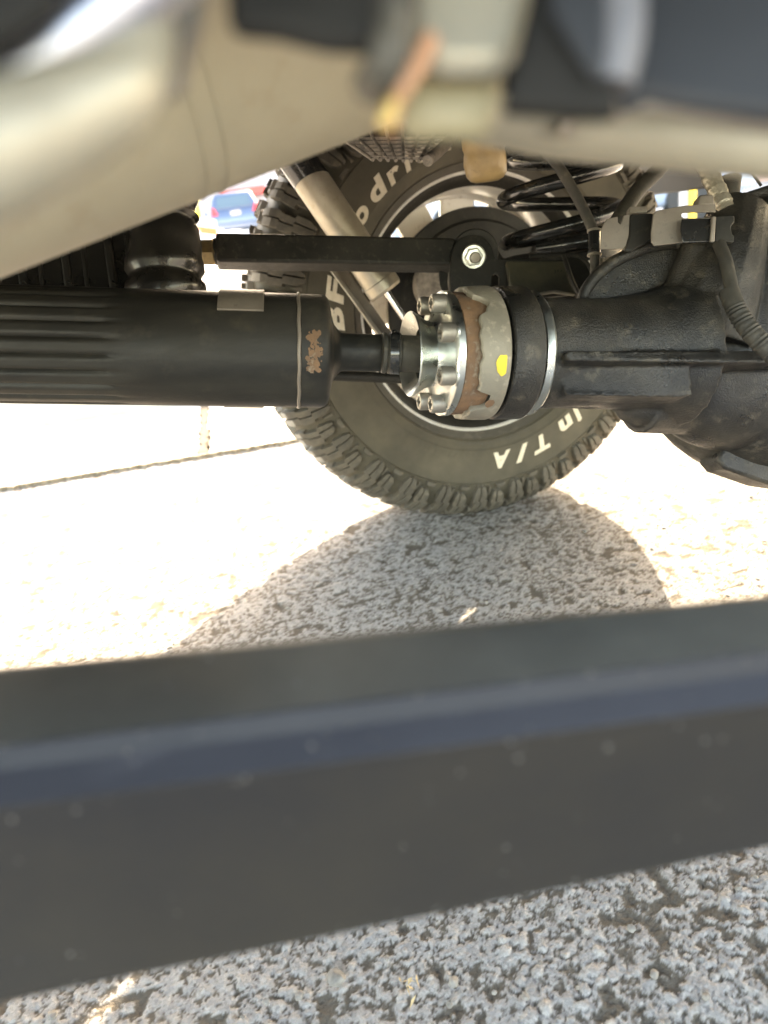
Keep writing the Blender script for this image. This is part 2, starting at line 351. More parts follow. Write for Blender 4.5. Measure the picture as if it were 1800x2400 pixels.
def ribbon(name, P, Wd, z, m=None):
    V = []; Fc = []
    for i, (p, q) in enumerate(zip(P, Wd)):
        V += [kpt(p[0]-q[0], p[1]-q[1], -.01), kpt(p[0]-q[0], p[1]-q[1], z), kpt(p[0]+q[0]*random.uniform(.5, 1.2), p[1]+q[1]*random.uniform(.5, 1.3), z), kpt(p[0]+q[0], p[1]+q[1], -.01)]
    for i in range(len(P)-1):
        for k in range(3): Fc.append((i*4+k, i*4+k+1, (i+1)*4+k+1, (i+1)*4+k))
    mesh(name, V, Fc, m or bit, g, smooth=0)
ribbon('joint_filler', [(s, -.016+random.uniform(-.004, .004)) for s in np.arange(-6, 8, .012)], [(0, max(.0004, random.gauss(.005, .004))) for s in np.arange(-6, 8, .012)], .0085)
s1_ = ATZ(481, 953, 0)[:2]-KL; SKEW = (float(np.dot(s1_, KD))-s0)/float(np.dot(s1_, KN))
for k in range(-2, 4): ribbon('joint_filler', [(s0+k*1.8+SKEW*n_+random.uniform(-.004, .004), n_) for n_ in np.arange(.0, GW, .012)], [(max(.004, random.gauss(.014, .004)), 0) for n_ in np.arange(.0, GW, .012)], .0085, bitd)
kb = empty('kerb', kpt(0, GW+.08, 0)); tag(kb, kind='structure')
for k in range(-3, 4):
    a = s0+k*1.8+.005; b = s0+(k+1)*1.8-.005
    P = [kpt(a, GW+.004, -.05), kpt(a, GW+.02, .12), kpt(a, GW+.16, .125), kpt(a, GW+.16, -.05)]; d = np.append(KD, 0)
    mesh('kerb_stone', *prism(P, b-a, d), M['conc'], kb, bevel=.012)
pv = empty('pavement', kpt(0, GW+1, 0)); tag(pv, kind='structure')
for k in range(-4, 5):
    for r in range(1):
        a = s0+k*1.4+.006; b = s0+(k+1)*1.4-.006; P = [kpt(a, GW+.17, -.05), kpt(a, GW+.17, .118), kpt(a, GW+1.6, .13), kpt(a, GW+1.6, -.05)]
        mesh('paving_slab', *prism(P, b-a, np.append(KD, 0)), M['conc'], pv, bevel=.004)
# snow along the far side
def lump(name, c, sx, sy, sz, label, seed):
    bm = bmesh.new(); bmesh.ops.create_icosphere(bm, subdivisions=4, radius=1); V = []
    for v in bm.verts:
        x, y, z = v.co; k = 1+.22*math.sin(x*3.1+seed)*math.cos(y*4.3+seed*2)+.1*math.sin(x*9+seed)*math.sin(z*8+y*7)
        V.append((c[0]+x*sx*k, c[1]+y*sy*k, c[2]+max(z, -.15)*sz*k))
    bm.verts.index_update(); Fc = [tuple(v.index for v in f.verts) for f in bm.faces]; bm.free()
    return tag(mesh(name, V, Fc, M['snow'], smooth=60), label, 'snow')
exec_after = []

# ------------------------------------------------------------------ the vehicle
VEH = empty('off_road_vehicle', (.5, .9, 0))
tag(VEH, 'lifted off-road vehicle seen from underneath, with black axle, driveshaft and white-lettered mud tyre', 'vehicle')
# ---- wheel
CX, Y0, RW = .557, 1.254, .410; CZ = RW-.006
WH = empty('wheel', (CX, Y0+.13, CZ), VEH)
def ringmesh(name, prof, m, n=160, parent=WH, smooth=40, closed=True, mod=None):
    V = []; Fc = []; k_ = len(prof)
    for k in range(n):
        th = 2*PI*k/n
        for j, (r, y) in enumerate(prof):
            if mod: r, y = mod(r, y, th)
            V.append((CX+r*math.cos(th), Y0+y, CZ+r*math.sin(th)))
    for k in range(n):
        k2 = (k+1) % n
        for j in range(k_ if closed else k_-1):
            j2 = (j+1) % k_; Fc.append((k*k_+j, k*k_+j2, k2*k_+j2, k2*k_+j))
    return mesh(name, V, Fc, m, parent, smooth=smooth, origin=(CX, Y0+.13, CZ))
side = [(.226, .040), (.2275, .030), (.232, .0245), (.2355, .0235), (.2365, .0205), (.241, .0165), (.2425, .0135), (.2445, .0125), (.2455, .0095), (.256, .005), (.262, .0035), (.263, .0022), (.285, .0004), (.305, 0), (.3265, .0012), (.3275, .0028), (.3285, .0014), (.335, .0035), (.345, .0065), (.357, .0125), (.369, .021), (.379, .031), (.388, .042), (.394, .054), (.398, .07), (.400, .09)]
W_T = .290

prof = side+[(.4015, .131)]+[(r, W_T-y) for r, y in reversed(side)]+[(.216, W_T-.05), (.216, .05)]
TY = ringmesh('tyre', prof, M['sidewall'], n=220)
# tread blocks: strips laid along the carcass profile
cp = np.array([(.3300, .0022)]+[p for p in side if p[0] >= .335]+[(.4015, .131)]); ss = np.concatenate([[0], np.cumsum(np.hypot(*np.diff(cp, axis=0).T))])
def carc(s, mirror=False):
    r = np.interp(s, ss, cp[:, 0]); y = np.interp(s, ss, cp[:, 1]); e = .004
    t = np.array([np.interp(s+e, ss, cp[:, 0])-np.interp(s-e, ss, cp[:, 0]), np.interp(s+e, ss, cp[:, 1])-np.interp(s-e, ss, cp[:, 1])]); t /= np.linalg.norm(t)+1e-9
    n = np.array([t[1], -t[0]]); return r, y, n
NL = 29; PITCH = 2*PI/NL
def lug(strips, mirror=False, shift=0):
    """strips: list of (list of (s, thL, thR, h)), angles in fractions of the pitch"""
    V = []; Fc = []
    for sec in strips:
        b = len(V); dense = []
        for i in range(len(sec)-1):
            for q in range(3):
                t = q/3; dense.append([sec[i][z]*(1-t)+sec[i+1][z]*t for z in range(4)])
        dense.append(sec[-1]); m = len(dense)
        for i, (s, tl, tr, h) in enumerate(dense):
            r, y, n = carc(s); tp = .012 if h > .003 else .0
            e = .0025*(1 if i == 0 else 0)
            for (f, hh, ins) in ((tl, -.003, 0), (tl, h, tp), (tr, h, -tp), (tr, -.003, 0)):
                a = (f+ins)*PITCH+shift; rr = r+n[0]*hh; yy = y+n[1]*hh
                if i == 0 and hh > 0: rr += e
                if mirror: yy = W_T-yy; a = -a
                V.append((rr*math.cos(a), yy-.13, rr*math.sin(a)))
        for i in range(m-1):
            for q in range(3): Fc.append((b+i*4+q, b+i*4+q+1, b+(i+1)*4+q+1, b+(i+1)*4+q))
        Fc += [(b, b+1, b+2, b+3), (b+(m-1)*4+3, b+(m-1)*4+2, b+(m-1)*4+1, b+(m-1)*4)]
    return V, Fc
SM = ss[-1]
def lm(name, strips, **k):
    V, Fc = lug(strips, **k); o = mesh(name, V, Fc, M['block'], WH, smooth=18, origin=(0, 0, 0), bevel=.0006, seg=1); o.location = (0, 0, 0)
    o.data.materials.append(M['worn'])
    for p in o.data.polygons:
        c = p.center; rr = math.hypot(c.x, c.z)
        if rr > .4035 and p.area > 1e-6: p.material_index = 1
    return o
g = .009
A_l = [(-.002, .04, .12, .006), (.014, -.05, .12, .0105), (.034, -.06, .11, .012), (.035, .02, .18, .012), (.060, .00, .17, .012), (.062, -.04, .13, .012), (.098, -.03, .14, .012), (.116, .01, .16, .012)]
A_r = [(-.002, .12+g, .22, .006), (.014, .12+g, .31, .0105), (.034, .11+g, .31, .012), (.035, .18+g, .37, .012), (.060, .17+g, .36, .012), (.062, .13+g, .32, .012), (.104, .14+g, .33, .012)]
B_l = [(.012, .50, .59, .007), (.022, .46, .59, .011), (.042, .45, .59, .012), (.043, .52, .67, .012), (.070, .49, .64, .012), (.072, .45, .60, .012), (.104, .47, .62, .012)]
B_r = [(.014, .59+g, .70, .007), (.024, .59+g, .78, .011), (.042, .59+g, .79, .012), (.043, .67+g, .86, .012), (.070, .64+g, .83, .012), (.072, .60+g, .79, .012), (.112, .62+g, .80, .012)]
B_x = [(-.004, .58, .80, .004), (.002, .54, .84, .0055), (.008, .58, .80, .0065)]
B_y = [(.004, .34, .43, .0035), (.014, .34, .42, .0045), (.024, .35, .40, .0050)]
pa = lm('tread_block', [A_l, A_r]); pb = lm('tread_block', [B_l, B_r]); pc = lm('tread_block', [B_x, B_y])
pa2 = lm('tread_block', [A_l, A_r], mirror=True); pb2 = lm('tread_block', [B_l, B_r], mirror=True)
cA = [(SM-.022, .0, .22, .010), (SM-.011, -.05, .19, .010), (SM-.001, .03, .25, .010)]; cB = [(SM-.024, .36, .60, .010), (SM-.012, .40, .66, .010), (SM-.001, .34, .62, .010)]
pd = lm('tread_block', [cA]); pe = lm('tread_block', [cB]); pf = lm('tread_block', [cA], mirror=True)
for i in range(NL):
    for p in (pa, pb, pc, pa2, pb2, pd, pe, pf):
        if i == 0: p.rotation_euler = (0, 0, 0); continue
        copyo(p, WH, Matrix.Rotation(-i*PITCH+random.uniform(-.006, .006), 4, 'Y'))
# letters
def glyph(ch, bold=.018):
    cu = bpy.data.curves.new('g', 'FONT'); cu.body = ch; cu.size = 1; cu.extrude = .5; cu.offset = bold; cu.resolution_u = 4
    ob = bpy.data.objects.new('g', cu); COL.objects.link(ob); dg = bpy.context.evaluated_depsgraph_get(); me = bpy.data.meshes.new_from_object(ob.evaluated_get(dg))
    V = np.array([v.co[:] for v in me.vertices]); Fc = [tuple(p.vertices) for p in me.polygons]
    bpy.data.objects.remove(ob); bpy.data.curves.remove(cu); bpy.data.meshes.remove(me); return V, Fc
def letter(ch, ang, rb, hgt, wid, zlow=0, th=.0014, m=None, slant=.28, name='letter', bold=.042):
    V, Fc = glyph(ch, bold); x0, x1 = V[:, 0].min(), V[:, 0].max(); cap = .73
    X = ((V[:, 0]-(x0+x1)/2)/(x1-x0))*wid; Z = V[:, 1]/cap*hgt; X = X+(Z-hgt/2)*slant; H = V[:, 2]
    a = R_(ang)-X/(rb+hgt/2); r = rb+Z
    ysurf = np.interp(r, [s[0] for s in side[8:]], [s[1] for s in side[8:]])
    y = Y0+ysurf-np.where(H < 0, -.0012, th)*1.
    P = np.stack([CX+r*np.cos(a), y, CZ+r*np.sin(a)], -1)
    mesh(name, P, Fc, m or M['white'], WH, smooth=25)
for ch, a, wd, hg in (('B', 174.4, .038, .030), ('F', 165.3, .036, .030), ('G', 156.4, .039, .030), ('o', 147.8, .030, .028), ('o', 138.8, .031, .028), ('d', 129.4, .032, .029), ('r', 121.4, .024, .028), ('i', 115.6, .010, .029), ('c', 109.3, .029, .028), ('h', 101.2, .030, .030)):
    letter(ch, a, .266, hg, wd)
for ch, a, wd in (('A', 0, .036), ('l', -7, .010), ('l', -11, .010), ('-', -15.5, .014), ('T', -21.5, .032), ('e', -29, .03), ('r', -35.2, .022), ('r', -40.2, .022), ('a', -46.5, .03), ('i', -53.4, .010), ('n', -59.6, .030), ('T', -71.6, .034), ('/', -80.4, .024), ('A', -89.6, .037)):
    letter(ch, a, .272, .030, wd, bold=.045)
for i, ch in enumerate('LT285/70R17'):
    letter(ch, -96-i*2.6, .266, .012, .009, th=.0005, m=M['sidewall'], slant=0, name='moulded_letter', bold=.01)
for i in range(26):   # small moulded print band near the bead
    letter(random.choice('MAXLODSINGEPR'), -70-i*1.5, .2475, .005, .0045, th=.0004, m=M['rubber'], slant=0, name='moulded_letter', bold=.01)
# rim
rimp = [(.2285, .034), (.2325, .029), (.2320, .024), (.2270, .0225), (.2235, .026), (.2215, .034), (.2140, .044), (.2060, .052), (.1985, .075), (.1960, .11), (.2030, .135), (.2040, .205), (.212, .226), (.2235, .230), (.2285, .236), (.226, .225), (.214, .205), (.210, .13), (.205, .08), (.213, .055)]
RIM = ringmesh('rim', rimp, M['rim'], n=128)
ringmesh('rim_flange', [(.2345, .0205), (.2362, .0235), (.2290, .0300), (.2225, .033), (.2160, .040), (.2080, .0500), (.2040, .0500), (.2120, .0385), (.2200, .0290), (.2265, .0255)], M['black'], n=128)
blk = ringmesh('bead_ring', [(.2275, .0285), (.235, .0215), (.2425, .0150), (.241, .0125), (.2345, .0185), (.2262, .0245)], M['rubber'], n=128)
# spoked face at the outboard side
NS = 12
def face():
    V = []; Fc = []
    outer, inner = .2035, .128
    def ring(r0, r1, y0, y1, n=96):
        b = len(V)
        for k in range(n):
            th = 2*PI*k/n
            for r, y in ((r0, y0), (r1, y0), (r1, y1), (r0, y1)): V.append((CX+r*math.cos(th), Y0+y, CZ+r*math.sin(th)))
        for k in range(n):
            for q in range(4): Fc.append((b+k*4+q, b+k*4+(q+1) % 4, b+((k+1) % n)*4+(q+1) % 4, b+((k+1) % n)*4+q))
    ring(.030, inner, .150, .166); ring(.190, .2038, .140, .158)
    return V, Fc
mesh('wheel_disc', *face(), M['rim'], WH, bevel=.002)
for k in range(NS):
    th = R_(113+k*30); d = np.array([math.cos(th), 0, math.sin(th)]); c = np.array([CX, Y0+.153, CZ])
    mesh('spoke', *bar(c+d*.124, c+d*.196, .069, .014, ref=(0, 1, 0)), M['rim'], WH, bevel=.004)
# brake parts in the wheel
mesh('brake_disc', *lathe((CX, Y0+.085, CZ), (CX, Y0+.070, CZ), [(0, .164), (1, .164)], n=96), M['steel'], WH, bevel=.001)
mesh('dust_shield', *lathe((CX, Y0+.055, CZ), (CX, Y0+.02, CZ), [(0, .168), (.15, .171), (.3, .169), (.36, .150), (.5, .146), (.62, .12), (.66, .095), (1, .09), (1.1, .07), (1.15, .068)], n=96), M['black'], WH, smooth=30)
mesh('hub_plate', *lathe(AT(1040, 668, 1.27)+np.array([0, .02, 0]), AT(1040, 668, 1.27), [(0, .050), (1, .050), (1.1, .046)], n=48), M['dust'], WH, bevel=.001)
mesh('brake_caliper', *prism([np.array([CX+r*math.cos(R_(a)), Y0+.03, CZ+r*math.sin(R_(a))]) for r, a in ((.15, 40), (.185, 42), (.19, 20), (.188, 0), (.183, -18), (.15, -16), (.11, 0), (.11, 24))], .06, (0, 1, 0)), M['cast'], VEH, bevel=.008, seg=3)

# ---- axle side: pinion flange group. axis from picture x 950 to 1300
PA = AT(950, 831, .693); PB = AT(1300, 829, .693+.036); AX = PB-PA; AL = np.linalg.norm(AX); MX = .000405
def tx(px): return (px-950-max(0, min(px, 1300)-1000)*.085)/350.
def dep(px): return .693+.036*tx(px)
def rpx(px, r): return r*dep(px)/F
def plathe(name, pts, m, parent, n=96, mod=None, **k):
    return mesh(name, *lathe(PA, PB, [(tx(x), rpx(x, r)) for x, r in pts], n=n, mod=mod), m, parent, **k)
_, fa, fb = frame(AX)
def ringpt(px, rp, deg):
    """point on a circle round the pinion axis; deg measured from the lens side, up positive"""
    c = PA+AX*tx(px); ax = nrm(AX); up = nrm(np.array([0, 0, 1.])-ax*ax[2]); tow = np.cross(up, ax)
    if np.dot(tow, O-c) < 0: tow = -tow
    return c+rpx(px, rp)*(tow*math.cos(R_(deg))+up*math.sin(R_(deg)))
FL = plathe('drive_flange', [(1030, 60), (985, 62), (962, 92), (958, 97), (961, 99), (975, 89), (990, 79), (1002, 76), (1010, 82), (1018, 100), (1022, 122), (1025, 139), (1029, 143), (1044, 143), (1045, 60)], M['zinc'], VEH, smooth=40)
def scal(a0, amp, wid):
    def f(r, t, th):
        d = (th/(2*PI)*8) % 1; d = min(d, 1-d)
        return r, t
    return f
plathe('rusty_joint_ring', [(1045, 60), (1046, 136), (1048, 139), (1060, 140), (1075, 138), (1095, 140), (1110, 139), (1112, 60)], M['rust'], FL, bevel=0,
       mod=lambda r, t, th: (r*(1+.006*math.sin(th*17)+.004*math.sin(th*41+1)) if r > .04 else r, t))
NOTCH = .92
def cut(r, t, th):
    if t < tx(1100):
        d = ((th+NOTCH)/(2*PI)*4) % 1; d = min(d, 1-d)*2
        k = max(0, 1-(d/.26)**2)**.7; t = t+k*.10*(1+.25*math.sin(th*2.3))+.006*math.sin(th*13)+.004*math.sin(th*29+1)
    return r, t
plathe('grey_joint_ring', [(1085, 100), (1078, 141), (1077, 148), (1080, 151.5), (1110, 153), (1140, 153), (1147, 150), (1149, 140), (1143, 118), (1130, 100)], M['ring'], FL, n=192, mod=cut, smooth=30)
for i, r in enumerate((126, 117, 108)):
    mesh('seal_lip', *tube([ringpt(1158+i*5, r, a) for a in range(0, 361, 6)], .0016, n=8, sub=1), M['hose'], FL, smooth=60)
plathe('seal_core', [(1140, 92), (1142, 103), (1168, 106), (1200, 106), (1202, 60)], M['black'], FL)
plathe('damper_ring', [(1160, 104), (1158, 122), (1156, 146), (1159, 151), (1164, 153), (1226, 152), (1231, 148), (1232, 100)], M['cast'], FL, bevel=0, smooth=30)
plathe('chrome_dust_ring', [(1236, 120), (1240, 138), (1248, 142), (1256, 142), (1262, 137), (1263, 120)], M['zinc'], FL)
B0 = None
for k in range(8):
    dg = -15.5+45*k
    a = ringpt(1030, 121, dg); b = ringpt(996, 121, dg); ax = nrm(b-a)
    if B0 is None:
        V1, F1 = lathe(a, a+ax*.0150, [(0, .0085), (.86, .0087), (.97, .0080), (1, .0073), (1.0, .0052), (.55, .0046), (.55, .0001)], n=36,
                       mod=lambda r, t, th: (r*(1+.22*math.cos(6*th)) if .0040 < r < .0060 else r, t), close=False)
        B0 = mesh('bolt', V1, F1, M['steel'], FL, smooth=35, origin=a); B0a = a; wv, wf = lathe(a-ax*.001, a+ax*.0014, [(0, .0105), (1, .0105)], n=32)
        W0 = mesh('washer', wv, wf, M['zinc'], FL, bevel=.0003, origin=a)
    else:
        for s in (B0, W0):
            c = copyo(s, FL); c.location = Vector(s.location)+Vector((a-B0a).tolist()); c.rotation_euler = (0, 0, 0)
# paint mark and hole on the grey ring
def patch(name, px, rp, deg, wpx, hdeg, m, parent, n=14, lift=.0006, shape=None):
    V = []; Fc = []; c0 = len(V)
    V.append(ringpt(px, rp+lift/MX, deg))
    for k in range(28):
        a = 2*PI*k/28; q = 1+.06*math.sin(3*a)+.04*math.sin(7*a); x = px+wpx*math.cos(a)*q; x = min(x, px+wpx*.55) if shape == 'cut' else x
        V.append(ringpt(x, rp+lift/MX, deg+hdeg*math.sin(a)*q))
    for k in range(28): Fc.append((0, 1+k, 1+(k+1) % 28))
    return mesh(name, V, Fc, m, parent, smooth=60)
patch('yellow_paint_mark', 1126, 153, -1.5, 16, 8.5, M['yellow'], FL, shape='cut')
patch('drilled_hole', 1114, 153, -37.5, 11, 4.7, M['rust'], FL)

# ---- driveshaft
DA = AT(-260, 802, .650); DB = AT(776, 825, .701)
def dxt(px):  # fraction along the tube for a picture x
    lo, hi = -.3, 1.6
    for _ in range(40):
        m_ = (lo+hi)/2; P = DA+(DB-DA)*m_-O; x = 900+F*np.dot(P, _r)/np.dot(P, _f)
        if x < px: lo = m_
        else: hi = m_
    return lo
RT = .0522
def flute(r, t, th):
    if r > .05:
        k = 1/(1+math.exp((t-dxt(285))/.012)); g_ = max(0, math.cos(th*22))**3
        r = r-.0030*k*g_
    return r, t
tt = [(-.6, RT), (-.1, RT)]+[(dxt(x), RT) for x in (-100, 0, 60, 120, 180, 220, 250, 270, 285, 300, 320, 350, 400, 500, 600, 694)]
tt += [(dxt(696), RT-.0007), (dxt(702), RT-.0007)]+[(dxt(704), RT), (dxt(752), RT), (dxt(760), RT-.0008), (dxt(767), RT-.0035), (dxt(771), RT-.008), (dxt(776), RT-.020), (dxt(782), RT-.0268), (dxt(792), .0205), (dxt(800), .0178), (dxt(830), .0175), (dxt(893), .0175), (dxt(897), .0168)]
SH = mesh('driveshaft', *lathe(DA, DB, tt, n=176, mod=flute), mat('shaft_paint', (.012, .0118, .0105), (.030, .028, .023), .42, spec=.28, scale=5, r2=.62, spots=(.085, .072, .05), sscale=26, samt=.22, streak=(1, 4, 4), bump=.0002, bscale=380), VEH, smooth=40)
mesh('weld_ring', *tube([DA+(DB-DA)*(dxt(699)+.0006*math.sin(a*.21))+RT*(np.array(frame(DB-DA)[1])*math.cos(R_(a))+np.array(frame(DB-DA)[2])*math.sin(R_(a))) for a in range(0, 361, 5)], .0016, n=10, sub=1), M['bracket'], SH)
def shaftpt(px, deg, r):
    c = DA+(DB-DA)*dxt(px); ax = nrm(DB-DA); up = nrm(np.array([0, 0, 1.])-ax*ax[2]); tow = np.cross(up, ax)
    if np.dot(tow, O-c) < 0: tow = -tow
    return c+r*(tow*math.cos(R_(deg))+up*math.sin(R_(deg)))
def curved_plate(name, x0, x1, d0, d1, r, th, m, n=10, rough=0):
    V = []; Fc = []
    for i in range(n+1):
        dd = d0+(d1-d0)*i/n
        for x in (x0, x1):
            for rr in (r, r+th): V.append(shaftpt(x+random.uniform(-rough, rough), dd, rr))
    for i in range(n):
        b = i*4; Fc += [(b, b+1, b+5, b+4), (b+3, b+2, b+6, b+7), (b+1, b+3, b+7, b+5), (b+2, b, b+4, b+6)]
    Fc += [(0, 2, 3, 1), (n*4, n*4+1, n*4+3, n*4+2)]
    return mesh(name, V, Fc, m, SH, bevel=.0006)
curved_plate('balance_weight', 520, 622, 47, 100, RT, .0022, M['bracket'])
curved_plate('balance_weight', 521, 616, -86, -112, RT, .002, M['bracket'])
# rust patch: irregular flakes
for k in range(150):
    x = 731+random.gauss(0, 6)+5*math.sin(k); a = random.uniform(-11, 27); s = random.choice((1, 1.5, 2, 3, 4, 5.5)); P = [shaftpt(x+s*math.cos(q)*random.uniform(.6, 1.2), a+s*.48*math.sin(q)*random.uniform(.7, 1.3), RT+.0003+k*.000002) for q in np.linspace(0, 2*PI, 9)[:-1]]
    if k == 0: allV, allF = [], []
    b = len(allV); allV += P; allF.append(tuple(range(b, b+8)))
tag(mesh('rust_flakes', allV, allF, M['rust'], SH, smooth=0), kind='stuff')
# boot, clamp
BA = AT(893, 827, .700); BB = AT(1000, 831, .705)
mesh('rubber_boot', *lathe(BA, BB, [(0, .0165), (.02, .0190), (.09, .0192), (.13, .0176), (.16, .0192), (.40, .0194), (.43, .0172), (.8, .0172), (1, .0172)], n=64), M['hose'], SH, smooth=35)
mesh('boot_clamp', *lathe(AT(915, 827.5, .70), AT(936, 828, .70), [(0, .0198), (1, .0199)], n=64), M['gloss'], SH, bevel=.0003)
mesh('clamp_ear', *box(AT(924, 779, .698), (.006, .004, .005)), M['gloss'], SH, bevel=.0012)
# thin rod behind the shaft
mesh('tie_rod', *tube([AT(600, 873, 1.02), AT(1100, 893, 1.06)], .0075, n=20), M['black'], VEH)

# ---- axle housing: one cast lump grown from primitives
def casting():
    parts = []
    def sph(p, r, sx=1, sy=1, sz=1):
        bm = bmesh.new(); bmesh.ops.create_icosphere(bm, subdivisions=4, radius=1); bm.verts.ensure_lookup_table()
        V = [np.array(p)+r*(v.co.x*sx*_r+v.co.y*sy*_f+v.co.z*sz*_u) for v in bm.verts]; bm.verts.index_update()
        parts.append((V, [tuple(v.index for v in f.verts) for f in bm.faces])); bm.free()
    parts.append(lathe(PA, PB, [(tx(1262), rpx(1262, 110)), (tx(1264), rpx(1264, 125)), (tx(1275), rpx(1275, 128)), (tx(1370), rpx(1370, 124)), (tx(1450), rpx(1400, 126)), (tx(1560), rpx(1450, 140)), (tx(1640), rpx(1500, 175))], n=64))
    sph(AT(1815, 800, .845), .160, 1, .80, 1)
    sph(AT(1700, 830, .80), .095, 1, .8, 1.1)
    sph(AT(1505, 940, .765), .0268, 1.1, 1, 1)
    parts.append(tube([AT(1500, 945, .765), AT(1600, 950, .79), AT(1700, 950, .80)], .031))
    ear = [(1366, 712), (1374, 680), (1395, 650), (1430, 620), (1470, 597), (1530, 576), (1600, 562), (1720, 545), (1760, 600), (1760, 780), (1560, 780), (1400, 760)]
    parts.append(plate_px(ear, .755, .03))
    parts.append(tube([AT(x, y, d) for x, y, d in ((1362, 722, .745), (1370, 686, .742), (1395, 650, .74), (1430, 620, .74), (1474, 596, .74), (1530, 577, .742), (1600, 566, .745), (1660, 560, .75))], .0062, n=12))
    parts.append(tube([AT(1640, 575, .735), AT(1600, 700, .745), AT(1560, 790, .755)], .02, rfun=lambda t: .017+.012*t))
    parts.append(tube([AT(1730, 500, .76), AT(1690, 640, .74), AT(1640, 790, .75)], .03, rfun=lambda t: .03+.02*t))
    parts.append(plate_px([(1330, 822, .655), (1800, 822, .70), (1900, 826, .70), (1900, 852, .70), (1336, 845, .655), (1326, 836, .655)], .672, .10))
    parts.append(plate_px([(1322, 826, .684), (1616, 824, .69), (1622, 925, .69), (1600, 931, .69), (1330, 925, .680), (1320, 916, .684)], .685, .09))
    0 and parts.append(tube([AT(1600, 935, .735), AT(1622, 1010, .745), AT(1680, 1062, .75), (AT(1760, 1104, .77))], .004, n=10))
    parts.append(plate_px([(1700, 470), (1740, 452), (1900, 400), (1900, 560), (1700, 560)], .80, .07))
    V, Fc = join(*parts)
    o = mesh('tmp', V, Fc, None, None, origin=(0, 0, 0), smooth=0)
    r = o.modifiers.new('r', 'REMESH'); r.mode = 'VOXEL'; r.voxel_size = .0021; r.use_smooth_shade = True
    s = o.modifiers.new('s', 'SMOOTH'); s.factor = .5; s.iterations = 2
    dg = bpy.context.evaluated_depsgraph_get(); me = bpy.data.meshes.new_from_object(o.evaluated_get(dg)); bpy.data.objects.remove(o)
    me.materials.clear(); me.materials.append(M['cast'])
    me.polygons.foreach_set('use_smooth', [True]*len(me.polygons))
    c = AT(1700, 830, .8); me.transform(Matrix.Translation(Vector((-c).tolist())))
    q = bpy.data.objects.new('axle_housing', me); COL.objects.link(q); q.parent = VEH; q.location = (c-wp(VEH)).tolist(); WPOS[q.name] = c
    return q
AXH = casting()
mesh('cover_plate', *plate_px([(1680, 1078), (1700, 1100), (1800, 1135), (1900, 1150), (1900, 1060), (1700, 1040)], .80, .05), M['cast'], AXH, bevel=.004)
# axle tube running out to the wheel
mesh('axle_tube', *tube([AT(1640, 760, .86), np.array([CX+.03, 1.0, CZ+.03]), np.array([CX, Y0+.05, CZ])], .036, n=32, sub=1), M['black'], AXH)

# ---- control arm with bushing and bracket
CA = mesh('control_arm', *bar(AT(508, 590, .945), AT(1062, 600, 1.0), .0365, .0365), M['black'], VEH, bevel=.004, seg=4)
mesh('arm_neck', *lathe(AT(488, 589.5, .944), AT(530, 590, .947), [(0, .0125), (.4, .0165), (1, .019)], n=40), M['black'], CA)
mesh('lock_nut', *lathe(AT(472, 591, .942), AT(505, 591, .944), [(0, .0150), (.12, .0172), (.88, .0172), (1, .0150)], n=6), M['brass'], CA, bevel=.0006, smooth=0)
thr = [(0, .011)]+[(i/30, .0118 if i % 2 else .0102) for i in range(1, 30)]+[(1, .011)]
mesh('threaded_stud', *lathe(AT(380, 589, .94), AT(474, 590, .942), thr, n=32), M['black'], CA, smooth=20)
mesh('bushing_eye', *lathe(AT(1113, 594, .99), AT(1113, 594, 1.05), [(0, .0300), (.05, .0315), (.95, .0315), (1, .0300)], n=64), M['black'], CA, smooth=40)
arc = [(1107+50*math.cos(R_(a)), 600-50*math.sin(R_(a))) for a in range(178, 8, -14)]
BRK = mesh('arm_bracket', *plate_px([(1055, 690), (1053, 640), (1056, 610)]+arc+[(1160, 606), (1185, 608), (1330, 609), (1332, 640), (1352, 690), (1170, 706), (1169, 648), (1166, 642), (1160, 641), (1155, 644), (1153, 650), (1153, 706), (1060, 706)], .975, .006), M['black'], VEH, bevel=.0012)
mesh('bracket_side_tab', *plate_px([(1028, 636), (1033, 634), (1050, 640), (1049, 660), (1052, 690), (1040, 690), (1031, 668)], .985, .004), M['black'], BRK, bevel=.001)
mesh('rear_tab', *plate_px([(1058, 640), (1056, 600), (1066, 560), (1095, 540), (1130, 545), (1160, 570), (1180, 606), (1330, 609), (1380, 700), (1060, 700)], 1.03, .05), M['black'], BRK, bevel=.002)
mesh('spring_perch', *plate_px([(1186, 612, .96), (1322, 612, .965), (1336, 660, .955), (1350, 690, .95), (1300, 683, .95), (1200, 700, .955)], .96, .012), mat('worn_olive_steel', (.10, .092, .06), (.045, .042, .034), .45, scale=16, metal=.3, bump=.0004, bscale=160), BRK, bevel=.002)
mesh('perch_lip', *tube([AT(1320, 598, .955), AT(1330, 625, .95), AT(1342, 660, .945), AT(1356, 688, .945)], .0028, n=10), M['black'], BRK)
mesh('perch_flange', *tube([AT(1240, 601, .96), AT(1300, 597, .96), AT(1345, 598, .96), AT(1372, 612, .96), AT(1388, 640, .96)], .0026, n=10), M['black'], BRK)
mesh('perch_web', *plate_px([(1322, 604), (1362, 602), (1392, 636), (1392, 700), (1356, 700), (1340, 650)], .972, .01), M['black'], BRK, bevel=.002)
mesh('flange_washer', *lathe(AT(1110, 602, .976), AT(1110, 602, .970), [(0, .0158), (.6, .0160), (1, .0145)], n=48), M['zinc'], BRK, smooth=30)
mesh('bolt_head', *lathe(AT(1110, 602, .971), AT(1110.5, 602, .962), [(0, .0122), (.85, .0120), (1, .0108)], n=6), M['zinc'], BRK, smooth=0, bevel=.0006)
mesh('bolt_tip', *lathe(AT(1113, 604, .965), AT(1114, 604, .956), [(0, .0072), (.7, .0072), (1, .0058)], n=32), M['steel'], BRK, smooth=35)
